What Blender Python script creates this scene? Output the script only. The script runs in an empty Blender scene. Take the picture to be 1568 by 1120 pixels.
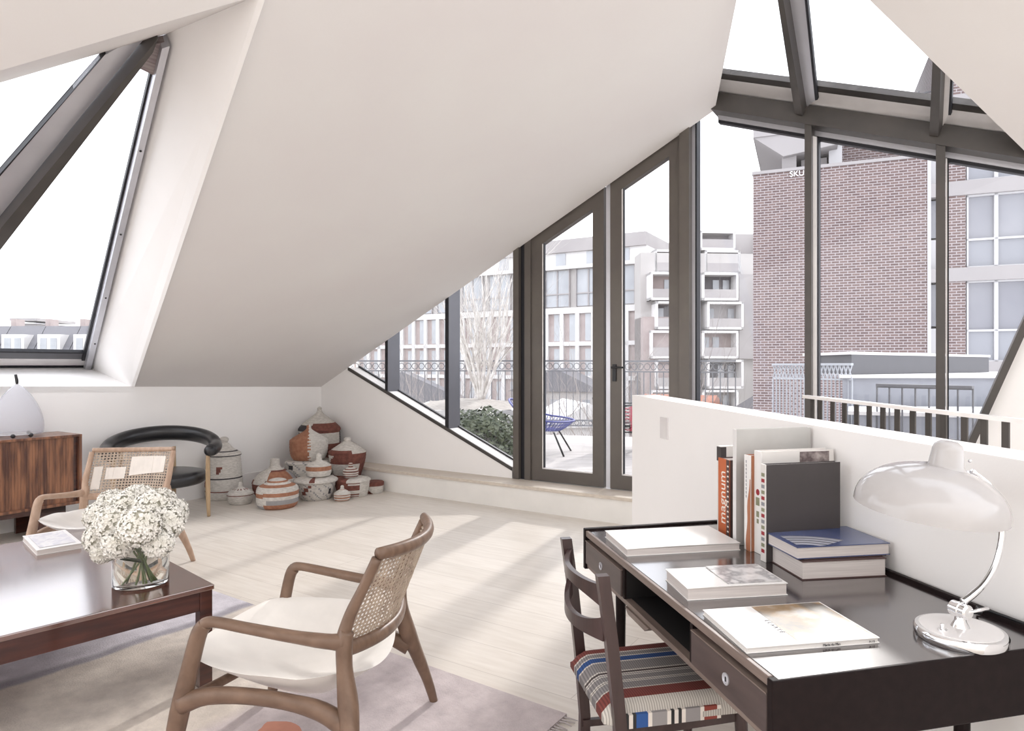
import bpy, bmesh, math, random
from mathutils import Vector, Matrix
V = Vector
PI = math.pi
scene = bpy.context.scene
COL = scene.collection
EYE = 1.40
CX, CY, F = 820.0, 560.0, 1000.0

# ------------------------------------------------------------ surveying helpers
def ray(px, py):
    return V(((px - CX) / F, 1.0, (CY - py) / F))
def at_h(px, py, h):
    "point where the sight line through px,py meets the level h"
    r = ray(px, py); k = (h - EYE) / r.z
    return V((r.x * k, k, h))
def at_d(px, py, d):
    r = ray(px, py)
    return V((r.x * d, d, EYE + r.z * d))
def hit(px, py, p0, n):
    r = ray(px, py); e = V((0, 0, EYE))
    k = (p0 - e).dot(n) / r.dot(n)
    return e + r * k
# main room frame: corner C, w along the window wall, l along the left wall (towards us), nn = outward through the windows
C0 = V((-2.716, 8.267, 0))
w = V((0.847, -0.532, 0)).normalized()
nn = V((0.532, 0.847, 0)).normalized()
l = -nn
def WP(t, n, z):
    return C0 + w * t + nn * n + V((0, 0, z))
def win_tz(px, py=560, n=0.0):
    p = hit(px, py, C0 + nn * n, nn)
    return (p - C0).dot(w), p.z
def tt(px, n=0.0):
    return win_tz(px, 560, n)[0]

# ------------------------------------------------------------ object helpers
def link(name, bm, m, parent=None, smooth=False, label=None, cat=None, group=None, kind=None, angle=None):
    bmesh.ops.recalc_face_normals(bm, faces=bm.faces)
    me = bpy.data.meshes.new(name)
    bm.to_mesh(me); bm.free()
    ms = m if isinstance(m, (list, tuple)) else [m]
    for mm in ms: me.materials.append(mm)
    if smooth:
        me.polygons.foreach_set('use_smooth', [True] * len(me.polygons))
        if angle is not None:
            try: me.set_sharp_from_angle(angle=math.radians(angle))
            except Exception: pass
    o = bpy.data.objects.new(name, me)
    COL.objects.link(o)
    if parent: o.parent = parent
    tag(o, label, cat, group, kind)
    return o
def tag(o, label=None, cat=None, group=None, kind=None):
    if label: o['label'] = label
    if cat: o['category'] = cat
    if group: o['group'] = group
    if kind: o['kind'] = kind
    return o
def root(name, loc, rz, label, cat, group=None):
    o = bpy.data.objects.new(name, None)
    COL.objects.link(o)
    o.location = loc; o.rotation_euler = (0, 0, rz)
    o.empty_display_size = 0.1
    tag(o, label, cat, group)
    return o
def kids(o):
    return [c for c in COL.objects if c.parent == o]
def copy_tree(o, parent=None):
    c = o.copy(); COL.objects.link(c)
    if parent: c.parent = parent
    for ch in kids(o): copy_tree(ch, c)
    return c
def B(): return bmesh.new()
def box(bm, c, s, rot=None, mi=0, bev=0.0):
    c = V(c); hx, hy, hz = s[0] / 2, s[1] / 2, s[2] / 2
    vs = []
    for x in (-hx, hx):
        for y in (-hy, hy):
            for z in (-hz, hz):
                p = V((x, y, z))
                if rot: p = rot @ p
                vs.append(bm.verts.new(c + p))
    fs = [bm.faces.new([vs[i] for i in q]) for q in
          ((0, 1, 3, 2), (4, 6, 7, 5), (0, 4, 5, 1), (2, 3, 7, 6), (0, 2, 6, 4), (1, 5, 7, 3))]
    for f in fs: f.material_index = mi
    if bev > 0:
        es = list({e for f in fs for e in f.edges})
        r = bmesh.ops.bevel(bm, geom=es, offset=bev, segments=2, profile=0.5, affect='EDGES')
        for f in r['faces']: f.material_index = mi
    return fs
def b2(bm, x0, x1, y0, y1, z0, z1, mi=0, bev=0.0):
    return box(bm, ((x0 + x1) / 2, (y0 + y1) / 2, (z0 + z1) / 2), (abs(x1 - x0), abs(y1 - y0), abs(z1 - z0)), None, mi, bev)
def prism(bm, pts, vec, mi=0):
    vec = V(vec)
    a = [bm.verts.new(V(p)) for p in pts]
    b = [bm.verts.new(V(p) + vec) for p in pts]
    n = len(pts)
    fs = [bm.faces.new(a), bm.faces.new(b[::-1])]
    for i in range(n):
        j = (i + 1) % n
        fs.append(bm.faces.new((a[i], b[i], b[j], a[j])))
    for f in fs: f.material_index = mi
    return fs
def wbox(bm, t0, t1, n0, n1, z0, z1, mi=0):
    "box in window-wall coordinates"
    return prism(bm, [WP(t0, n0, z0), WP(t1, n0, z0), WP(t1, n0, z1), WP(t0, n0, z1)], nn * (n1 - n0), mi)
def wpoly(bm, tz, n0, n1, mi=0):
    return prism(bm, [WP(t, n0, z) for t, z in tz], nn * (n1 - n0), mi)
def beam(bm, p, q, sx, sy, up=(0, 0, 1), mi=0):
    p, q, up = V(p), V(q), V(up)
    d = (q - p).normalized()
    x = d.cross(up)
    if x.length < 1e-4: x = d.cross(V((1, 0, 0)))
    x.normalize(); y = x.cross(d).normalized()
    pts = [p + x * a * sx / 2 + y * b * sy / 2 for a, b in ((-1, -1), (1, -1), (1, 1), (-1, 1))]
    return prism(bm, pts, q - p, mi)
def tube(bm, pts, rad, seg=8, caps=True, mi=0, sub=0, flat=1.0, up=(0, 0, 1)):
    "pts list of points, rad a number or list of radii; flat squashes the section along its 2nd axis"
    pts = [V(p) for p in pts]
    n = len(pts)
    rad = [rad] * n if isinstance(rad, (int, float)) else list(rad)
    fl = [flat] * n if isinstance(flat, (int, float)) else list(flat)
    if sub:
        P, R, L = [], [], []
        for i in range(n - 1):
            p0, p1, p2, p3 = pts[max(i - 1, 0)], pts[i], pts[i + 1], pts[min(i + 2, n - 1)]
            for k in range(sub):
                u = k / sub
                P.append(0.5 * ((2 * p1) + (p2 - p0) * u + (2 * p0 - 5 * p1 + 4 * p2 - p3) * u * u + (-p0 + 3 * p1 - 3 * p2 + p3) * u ** 3))
                s = u * u * (3 - 2 * u)
                R.append(rad[i] * (1 - s) + rad[i + 1] * s); L.append(fl[i] * (1 - s) + fl[i + 1] * s)
        P.append(pts[-1]); R.append(rad[-1]); L.append(fl[-1])
        pts, rad, fl = P, R, L; n = len(pts)
    rings = []
    prev = None
    for i in range(n):
        d = (pts[min(i + 1, n - 1)] - pts[max(i - 1, 0)]).normalized()
        if prev is None:
            x = d.cross(V(up))
            if x.length < 1e-3: x = d.cross(V((1, 0, 0)))
        else:
            x = prev - d * prev.dot(d)
        x.normalize(); prev = x
        y = d.cross(x).normalized()
        rings.append([bm.verts.new(pts[i] + x * math.cos(a) * rad[i] + y * math.sin(a) * rad[i] * fl[i])
                      for a in [2 * PI * k / seg for k in range(seg)]])
    for i in range(n - 1):
        for k in range(seg):
            f = bm.faces.new((rings[i][k], rings[i][(k + 1) % seg], rings[i + 1][(k + 1) % seg], rings[i + 1][k]))
            f.material_index = mi
    if caps:
        for r_, s in ((rings[0], -1), (rings[-1], 1)):
            f = bm.faces.new(r_); f.material_index = mi
    return rings
def lathe(bm, prof, seg=32, c=(0, 0, 0), mi=0, pat=None, closed=False):
    "prof list of (r,z)"
    c = V(c)
    rings = []
    for r_, z in prof:
        if r_ < 1e-5:
            rings.append([bm.verts.new(c + V((0, 0, z)))])
        else:
            rings.append([bm.verts.new(c + V((r_ * math.cos(2 * PI * k / seg), r_ * math.sin(2 * PI * k / seg), z))) for k in range(seg)])
    for i in range(len(rings) - 1):
        a, b = rings[i], rings[i + 1]
        for k in range(seg):
            k2 = (k + 1) % seg
            if len(a) == 1 and len(b) == 1: continue
            if len(a) == 1: f = bm.faces.new((a[0], b[k2], b[k]))
            elif len(b) == 1: f = bm.faces.new((a[k], a[k2], b[0]))
            else: f = bm.faces.new((a[k], a[k2], b[k2], b[k]))
            f.material_index = pat((k + .5) / seg, (prof[i][1] + prof[i + 1][1]) / 2, i) if pat else mi
    return rings
def text_mesh(name, body, size, m, mat_world, parent=None, extr=0.0004, align='LEFT'):
    cu = bpy.data.curves.new(name + '_c', 'FONT'); cu.body = body; cu.size = size; cu.extrude = extr
    cu.align_x = align
    to = bpy.data.objects.new(name + '_t', cu); COL.objects.link(to)
    dg = bpy.context.evaluated_depsgraph_get()
    me = bpy.data.meshes.new_from_object(to.evaluated_get(dg))
    me.name = name
    bpy.data.objects.remove(to)
    me.transform(mat_world)
    me.materials.clear(); me.materials.append(m)
    o = bpy.data.objects.new(name, me); COL.objects.link(o)
    if parent: o.parent = parent
    return o
def axes(o, x, y):
    "4x4 with origin o, x and y axes"
    x = V(x).normalized(); y = V(y).normalized(); z = x.cross(y)
    m = Matrix((x, y, z)).transposed().to_4x4(); m.translation = V(o)
    return m

# ------------------------------------------------------------ materials
def mat(name, col, rough=0.5, metal=0.0, spec=0.5, col2=None, scale=8.0, stretch=None, bump=0.0, bscale=None, detail=4, sheen=0, coat=0, coat_r=0.1, contrast=(0.35, 0.65), coords='Object', trans=0, ior=1.45, brot=None):
    m = bpy.data.materials.new(name); m.use_nodes = True
    nt = m.node_tree; b = nt.nodes['Principled BSDF']
    b.inputs['Base Color'].default_value = (*col, 1)
    b.inputs['Roughness'].default_value = rough
    b.inputs['Metallic'].default_value = metal
    b.inputs['Specular IOR Level'].default_value = spec
    b.inputs['IOR'].default_value = ior
    if coat: b.inputs['Coat Weight'].default_value = coat; b.inputs['Coat Roughness'].default_value = coat_r
    if sheen: b.inputs['Sheen Weight'].default_value = sheen
    if trans: b.inputs['Transmission Weight'].default_value = trans
    tc = nt.nodes.new('ShaderNodeTexCoord'); mp = nt.nodes.new('ShaderNodeMapping')
    nt.links.new(tc.outputs[coords], mp.inputs['Vector'])
    if stretch: mp.inputs['Scale'].default_value = stretch
    if brot: mp.inputs['Rotation'].default_value = brot
    nz = nt.nodes.new('ShaderNodeTexNoise'); nz.inputs['Scale'].default_value = scale; nz.inputs['Detail'].default_value = detail
    nt.links.new(mp.outputs[0], nz.inputs['Vector'])
    if col2 is None:
        col2 = tuple(c * 0.93 for c in col)
    cr = nt.nodes.new('ShaderNodeValToRGB')
    cr.color_ramp.elements[0].position = contrast[0]; cr.color_ramp.elements[0].color = (*col, 1)
    cr.color_ramp.elements[1].position = contrast[1]; cr.color_ramp.elements[1].color = (*col2, 1)
    nt.links.new(nz.outputs['Fac'], cr.inputs[0]); nt.links.new(cr.outputs[0], b.inputs['Base Color'])
    if bump:
        bp = nt.nodes.new('ShaderNodeBump'); bp.inputs['Strength'].default_value = bump; bp.inputs['Distance'].default_value = 0.01
        nz2 = nt.nodes.new('ShaderNodeTexNoise'); nz2.inputs['Scale'].default_value = bscale or scale * 6; nz2.inputs['Detail'].default_value = 3
        nt.links.new(mp.outputs[0], nz2.inputs['Vector'])
        nt.links.new(nz2.outputs['Fac'], bp.inputs['Height']); nt.links.new(bp.outputs[0], b.inputs['Normal'])
    return m
def glass_mat(name, tint=(0.97, 0.98, 1.0), f0=0.045, rough=0.0):
    "thin pane: transparent, with a Schlick reflection that grows towards grazing views"
    m = bpy.data.materials.new(name); m.use_nodes = True
    nt = m.node_tree; nt.nodes.clear(); N = nt.nodes.new; L = nt.links.new
    out = N('ShaderNodeOutputMaterial'); mx = N('ShaderNodeMixShader')
    tr = N('ShaderNodeBsdfTransparent'); gl = N('ShaderNodeBsdfGlossy')
    tr.inputs[0].default_value = (*tint, 1); gl.inputs['Roughness'].default_value = rough
    ge = N('ShaderNodeNewGeometry'); dt = N('ShaderNodeVectorMath'); dt.operation = 'DOT_PRODUCT'
    L(ge.outputs['Normal'], dt.inputs[0]); L(ge.outputs['Incoming'], dt.inputs[1])
    ab = N('ShaderNodeMath'); ab.operation = 'ABSOLUTE'; L(dt.outputs['Value'], ab.inputs[0])
    om = N('ShaderNodeMath'); om.operation = 'SUBTRACT'; om.inputs[0].default_value = 1; L(ab.outputs[0], om.inputs[1])
    pw = N('ShaderNodeMath'); pw.operation = 'POWER'; pw.inputs[1].default_value = 5; L(om.outputs[0], pw.inputs[0])
    ma = N('ShaderNodeMath'); ma.operation = 'MULTIPLY_ADD'; ma.inputs[1].default_value = 0.6; ma.inputs[2].default_value = f0 / 2; L(pw.outputs[0], ma.inputs[0])
    L(ma.outputs[0], mx.inputs[0]); L(tr.outputs[0], mx.inputs[1]); L(gl.outputs[0], mx.inputs[2]); L(mx.outputs[0], out.inputs[0])
    return m
M = {}
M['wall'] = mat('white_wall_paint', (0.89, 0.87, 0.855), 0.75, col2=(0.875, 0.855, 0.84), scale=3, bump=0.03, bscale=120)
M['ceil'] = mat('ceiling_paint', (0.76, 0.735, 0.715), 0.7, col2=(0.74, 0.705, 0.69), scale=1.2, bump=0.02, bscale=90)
M['cream'] = mat('cream_upstand_paint', (0.80, 0.775, 0.735), 0.6, scale=3)
M['ledge'] = mat('pale_ledge_wood', (0.62, 0.55, 0.47), 0.45, col2=(0.55, 0.48, 0.41), scale=6, stretch=(1, 8, 8))
M['frame'] = mat('bronze_grey_frame', (0.085, 0.076, 0.07), 0.38, 0.3, col2=(0.07, 0.064, 0.06), scale=4)
M['frame2'] = mat('bronze_door_frame', (0.13, 0.115, 0.10), 0.38, 0.3, col2=(0.115, 0.10, 0.09), scale=4)
M['frame_cool'] = mat('cool_grey_frame', (0.17, 0.17, 0.185), 0.35, 0.5, scale=4)
M['alu'] = mat('pale_aluminium_profile', (0.62, 0.62, 0.66), 0.35, 0.6, scale=4)
M['gasket'] = mat('black_gasket', (0.015, 0.015, 0.02), 0.5)
M['glass'] = glass_mat('window_glass')
M['white_gloss'] = mat('white_lacquer', (0.84, 0.81, 0.80), 0.12, coat=0.6, coat_r=0.04)
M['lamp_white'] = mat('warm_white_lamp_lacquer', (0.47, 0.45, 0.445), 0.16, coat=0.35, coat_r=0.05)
M['stone_out'] = mat('tower_concrete_band', (0.32, 0.30, 0.30), 0.8, scale=0.4)
M['white_out'] = mat('tower_white_frame', (0.52, 0.51, 0.52), 0.5, scale=0.4)
M['rail_white'] = mat('white_handrail_paint', (0.90, 0.87, 0.85), 0.3)
M['chrome'] = mat('polished_chrome', (0.85, 0.85, 0.86), 0.06, 1.0)
M['black'] = mat('black_metal', (0.02, 0.02, 0.022), 0.4)
M['walnut'] = mat('walnut_tambour', (0.27, 0.12, 0.062), 0.35, col2=(0.075, 0.028, 0.018), scale=3.5, stretch=(9, 9, 0.9), contrast=(0.38, 0.62), detail=6, coat=0.25, coat_r=0.2)
M['rosewood'] = mat('rosewood', (0.075, 0.022, 0.014), 0.3, col2=(0.028, 0.009, 0.007), scale=4, stretch=(1, 9, 9), contrast=(0.35, 0.65), detail=6, coat=0.5, coat_r=0.1)
M['oak'] = mat('walnut_chair_frame', (0.20, 0.125, 0.085), 0.42, col2=(0.125, 0.075, 0.05), scale=5, stretch=(3, 9, 3), detail=6, contrast=(0.3, 0.7))
M['oak2'] = mat('pale_ash_chair_frame', (0.46, 0.32, 0.235), 0.45, col2=(0.37, 0.245, 0.17), scale=5, stretch=(3, 9, 3), detail=6)
M['ash'] = mat('blond_oak_leg', (0.45, 0.32, 0.19), 0.45, col2=(0.35, 0.24, 0.14), scale=6, stretch=(8, 8, 1))
M['leather_white'] = mat('white_leather', (0.80, 0.765, 0.72), 0.5, scale=10, bump=0.05, bscale=300)
M['leather_black'] = mat('black_leather', (0.018, 0.018, 0.02), 0.3, scale=10, bump=0.1, bscale=150, coat=0.2)
M['cane'] = mat('woven_cane', (0.46, 0.37, 0.29), 0.6, col2=(0.36, 0.28, 0.22), scale=20)
M['cane_pale'] = mat('pale_cane', (0.74, 0.68, 0.62), 0.6, scale=20)
M['desk_top'] = mat('desk_dark_veneer_top', (0.035, 0.022, 0.022), 0.16, col2=(0.022, 0.013, 0.014), scale=3, stretch=(9, 1, 9), contrast=(0.3, 0.7), detail=6, coat=0.9, coat_r=0.15, ior=1.7)
M['desk_top'].node_tree.nodes['Principled BSDF'].inputs['Coat IOR'].default_value = 1.95
M['desk'] = mat('desk_dark_wood', (0.016, 0.010, 0.010), 0.45, spec=0.12, col2=(0.011, 0.007, 0.007), scale=4, stretch=(9, 1, 9), contrast=(0.3, 0.7), detail=5)
M['desk_edge'] = mat('desk_worn_edge', (0.21, 0.16, 0.135), 0.4, col2=(0.15, 0.11, 0.095), scale=6, stretch=(9, 1, 9))
M['desk_in'] = mat('desk_niche_black', (0.012, 0.010, 0.010), 0.7)
M['chairwood'] = mat('dark_stained_wood', (0.055, 0.030, 0.028), 0.35, col2=(0.035, 0.02, 0.019), scale=4, stretch=(6, 6, 1), coat=0.2)
M['paper'] = mat('page_block', (0.66, 0.61, 0.58), 0.8, col2=(0.55, 0.50, 0.48), scale=4, stretch=(1, 1, 90))
M['paperwhite'] = mat('white_paper_cover', (0.82, 0.80, 0.78), 0.35, scale=4)
M['paperwarm'] = mat('off_white_cover', (0.72, 0.69, 0.66), 0.4, scale=4)
M['grey_cover'] = mat('grey_cloth_cover', (0.48, 0.47, 0.45), 0.6, scale=10)
M['dark_cover'] = mat('charcoal_cover', (0.055, 0.047, 0.047), 0.45, scale=10)
M['brown_cover'] = mat('dark_brown_cover', (0.10, 0.06, 0.055), 0.5, scale=10)
M['orange'] = mat('orange_spine', (0.52, 0.13, 0.045), 0.5, scale=10)
M['terracotta'] = mat('terracotta_print', (0.42, 0.17, 0.09), 0.5, scale=10)
M['red'] = mat('red_print', (0.30, 0.02, 0.03), 0.5)
M['ink'] = mat('black_print', (0.02, 0.02, 0.025), 0.5)
M['inkgrey'] = mat('grey_print', (0.25, 0.25, 0.27), 0.5)
M['white_ink'] = mat('cream_print', (0.85, 0.78, 0.70), 0.5)
M['bluecover'] = mat('blue_cover', (0.035, 0.055, 0.15), 0.25, col2=(0.09, 0.11, 0.22), scale=6, coat=0.3)
M['olive'] = mat('dull_green_print', (0.25, 0.25, 0.16), 0.5)
def photo_mat(name, cols, scale=14, rough=0.3):
    m = mat(name, cols[0], rough, scale=scale, detail=6, coat=0.3)
    cr = [n for n in m.node_tree.nodes if n.type == 'VALTORGB'][0].color_ramp
    cr.elements[0].position = 0.3; cr.elements[0].color = (*cols[0], 1)
    cr.elements[1].position = 0.7; cr.elements[1].color = (*cols[-1], 1)
    k = len(cols)
    for i in range(1, k - 1):
        e = cr.elements.new(0.3 + 0.4 * i / (k - 1)); e.color = (*cols[i], 1)
    return m
M['photo_brown'] = photo_mat('printed_photo_brown', [(0.30, 0.27, 0.24), (0.14, 0.12, 0.10), (0.33, 0.22, 0.12), (0.50, 0.46, 0.42), (0.25, 0.28, 0.36)], 9)
M['photo_sketch'] = photo_mat('printed_sketch_grey', [(0.75, 0.73, 0.72), (0.62, 0.6, 0.6), (0.3, 0.29, 0.3), (0.7, 0.68, 0.67)], 22)
M['photo_grey'] = photo_mat('printed_photo_grey', [(0.30, 0.25, 0.24), (0.12, 0.09, 0.09), (0.42, 0.36, 0.34)], 25)
M['photo_pale'] = photo_mat('printed_pale_pattern', [(0.78, 0.77, 0.78), (0.6, 0.58, 0.64), (0.8, 0.78, 0.78), (0.52, 0.5, 0.56)], 16)
# baskets
M['bk_w'] = mat('basket_white_grass', (0.62, 0.585, 0.54), 0.8, col2=(0.48, 0.45, 0.41), scale=30, stretch=(1, 1, 3), bump=0.4, bscale=160)
M['bk_o'] = mat('basket_orange_thread', (0.36, 0.17, 0.10), 0.75, col2=(0.28, 0.12, 0.07), scale=30, bump=0.4, bscale=160)
M['bk_r'] = mat('basket_rust_thread', (0.20, 0.07, 0.05), 0.75, col2=(0.13, 0.045, 0.035), scale=30, bump=0.4, bscale=160)
M['bk_g'] = mat('basket_grey_thread', (0.30, 0.29, 0.29), 0.8, scale=30, bump=0.4, bscale=160)
M['bk_k'] = mat('basket_black_thread', (0.04, 0.035, 0.04), 0.8, scale=30)
BK = [M['bk_w'], M['bk_o'], M['bk_r'], M['bk_g'], M['bk_k']]
# outside
M['deck'] = None
M['rail'] = mat('railing_black_iron', (0.16, 0.16, 0.17), 0.5)
M['rail_pale'] = mat('railing_pale_steel', (0.50, 0.52, 0.56), 0.5)
M['bark'] = mat('white_birch_bark', (0.78, 0.75, 0.71), 0.7, col2=(0.50, 0.46, 0.43), scale=9)
M['twig'] = mat('bare_twig', (0.36, 0.32, 0.30), 0.8)
M['leaf'] = mat('evergreen_leaf', (0.05, 0.065, 0.035), 0.4, col2=(0.14, 0.16, 0.10), scale=9)
M['soil'] = mat('pale_gravel_bed', (0.36, 0.33, 0.30), 0.9, col2=(0.28, 0.255, 0.23), scale=12)
M['bwhite'] = mat('building_white_render', (0.72, 0.70, 0.69), 0.8, scale=0.3)
M['bgrey'] = mat('building_grey_cladding', (0.36, 0.335, 0.335), 0.7, col2=(0.42, 0.395, 0.39), scale=0.3)
M['bstone'] = mat('building_pale_stone', (0.50, 0.475, 0.46), 0.8, scale=0.4)
M['bdark'] = mat('building_dark_panel', (0.14, 0.13, 0.135), 0.6)
M['bbrown'] = mat('building_brown_brick', (0.38, 0.31, 0.295), 0.8, col2=(0.43, 0.36, 0.345), scale=1.5)
M['bwin'] = mat('building_window_glass', (0.46, 0.475, 0.50), 0.15, spec=0.8, col2=(0.34, 0.35, 0.375), scale=0.35)
M['panel'] = mat('blind_backed_glass', (0.20, 0.20, 0.225), 0.08, spec=0.6, col2=(0.26, 0.26, 0.28), scale=0.5)
M['panel2'] = mat('pale_spandrel_glass', (0.26, 0.265, 0.29), 0.15, scale=0.5)
M['slate'] = mat('slate_roof', (0.20, 0.195, 0.21), 0.7, scale=2)
M['tile'] = mat('red_roof_tile', (0.42, 0.19, 0.13), 0.8, col2=(0.34, 0.15, 0.10), scale=5)
M['plant_box'] = mat('grey_roof_plant', (0.095, 0.095, 0.105), 0.5)
M['plant_pale'] = mat('pale_blue_grey_roof', (0.30, 0.31, 0.345), 0.5)
M['ground'] = mat('city_ground', (0.34, 0.32, 0.31), 0.9, col2=(0.24, 0.24, 0.2), scale=0.1)
M['blue'] = mat('blue_cord', (0.10, 0.11, 0.30), 0.5)
M['redcord'] = mat('red_cord', (0.50, 0.05, 0.09), 0.5)
M['whitecord'] = mat('white_cord', (0.75, 0.72, 0.68), 0.5)
M['orangecord'] = mat('orange_cord', (0.60, 0.30, 0.10), 0.5)
M['petal'] = mat('white_hydrangea_petal', (0.90, 0.88, 0.83), 0.6, col2=(0.80, 0.77, 0.68), scale=14, contrast=(0.4, 0.75))
M['stem'] = mat('green_stem', (0.16, 0.22, 0.08), 0.5)
M['petalcore'] = mat('hydrangea_core', (0.60, 0.58, 0.48), 0.8)

def floor_mat():
    m = bpy.data.materials.new('whitewashed_oak_boards'); m.use_nodes = True
    nt = m.node_tree; b = nt.nodes['Principled BSDF']
    tc = nt.nodes.new('ShaderNodeTexCoord'); mp = nt.nodes.new('ShaderNodeMapping')
    mp.inputs['Rotation'].default_value = (0, 0, math.radians(32.1))
    nt.links.new(tc.outputs['Object'], mp.inputs['Vector'])
    br = nt.nodes.new('ShaderNodeTexBrick')
    br.offset = 0.37; br.inputs['Scale'].default_value = 1.0
    br.inputs['Brick Width'].default_value = 3.6; br.inputs['Row Height'].default_value = 0.24
    br.inputs['Mortar Size'].default_value = 0.0022; br.inputs['Mortar Smooth'].default_value = 0.2
    br.inputs['Color1'].default_value = (0.72, 0.67, 0.61, 1); br.inputs['Color2'].default_value = (0.67, 0.62, 0.56, 1)
    br.inputs['Mortar'].default_value = (0.52, 0.47, 0.42, 1)
    nt.links.new(mp.outputs[0], br.inputs['Vector'])
    mp2 = nt.nodes.new('ShaderNodeMapping'); mp2.inputs['Scale'].default_value = (1.2, 11, 1)
    nt.links.new(mp.outputs[0], mp2.inputs['Vector'])
    nz = nt.nodes.new('ShaderNodeTexNoise'); nz.inputs['Scale'].default_value = 3.0; nz.inputs['Detail'].default_value = 6
    nt.links.new(mp2.outputs[0], nz.inputs['Vector'])
    cr = nt.nodes.new('ShaderNodeValToRGB')
    cr.color_ramp.elements[0].position = 0.3; cr.color_ramp.elements[0].color = (0.88, 0.86, 0.84, 1)
    cr.color_ramp.elements[1].position = 0.7; cr.color_ramp.elements[1].color = (1.0, 1.0, 1.0, 1)
    nt.links.new(nz.outputs['Fac'], cr.inputs[0])
    mx = nt.nodes.new('ShaderNodeMix'); mx.data_type = 'RGBA'; mx.blend_type = 'MULTIPLY'; mx.inputs[0].default_value = 1
    nt.links.new(br.outputs['Color'], mx.inputs[6]); nt.links.new(cr.outputs[0], mx.inputs[7])
    nt.links.new(mx.outputs[2], b.inputs['Base Color'])
    b.inputs['Roughness'].default_value = 0.42
    return m
M['floor'] = floor_mat()
def deck_mat():
    m = mat('pale_deck_boards', (0.46, 0.43, 0.415), 0.7, col2=(0.36, 0.335, 0.32), scale=2, stretch=(1, 12, 1), brot=(0, 0, math.radians(32.1)))
    return m
M['deck'] = deck_mat()
def brick_mat(name, c1, c2, mort, ms=0.012):
    m = bpy.data.materials.new(name); m.use_nodes = True
    nt = m.node_tree; b = nt.nodes['Principled BSDF']
    tc = nt.nodes.new('ShaderNodeTexCoord')
    sx = nt.nodes.new('ShaderNodeSeparateXYZ'); cb = nt.nodes.new('ShaderNodeCombineXYZ')
    nt.links.new(tc.outputs['Object'], sx.inputs[0])
    ad = nt.nodes.new('ShaderNodeMath'); ad.operation = 'ADD'
    nt.links.new(sx.outputs[0], ad.inputs[0]); nt.links.new(sx.outputs[1], ad.inputs[1])
    nt.links.new(ad.outputs[0], cb.inputs[0]); nt.links.new(sx.outputs[2], cb.inputs[1])
    br = nt.nodes.new('ShaderNodeTexBrick'); br.inputs['Scale'].default_value = 1.0
    br.inputs['Brick Width'].default_value = 0.24; br.inputs['Row Height'].default_value = 0.085
    br.inputs['Mortar Size'].default_value = ms
    br.inputs['Color1'].default_value = (*c1, 1); br.inputs['Color2'].default_value = (*c2, 1); br.inputs['Mortar'].default_value = (*mort, 1)
    nt.links.new(cb.outputs[0], br.inputs['Vector'])
    nt.links.new(br.outputs['Color'], b.inputs['Base Color']); b.inputs['Roughness'].default_value = 0.85
    return m
M['brick'] = brick_mat('mauve_brick', (0.105, 0.068, 0.066), (0.16, 0.108, 0.10), (0.33, 0.30, 0.305), 0.013)
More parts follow.
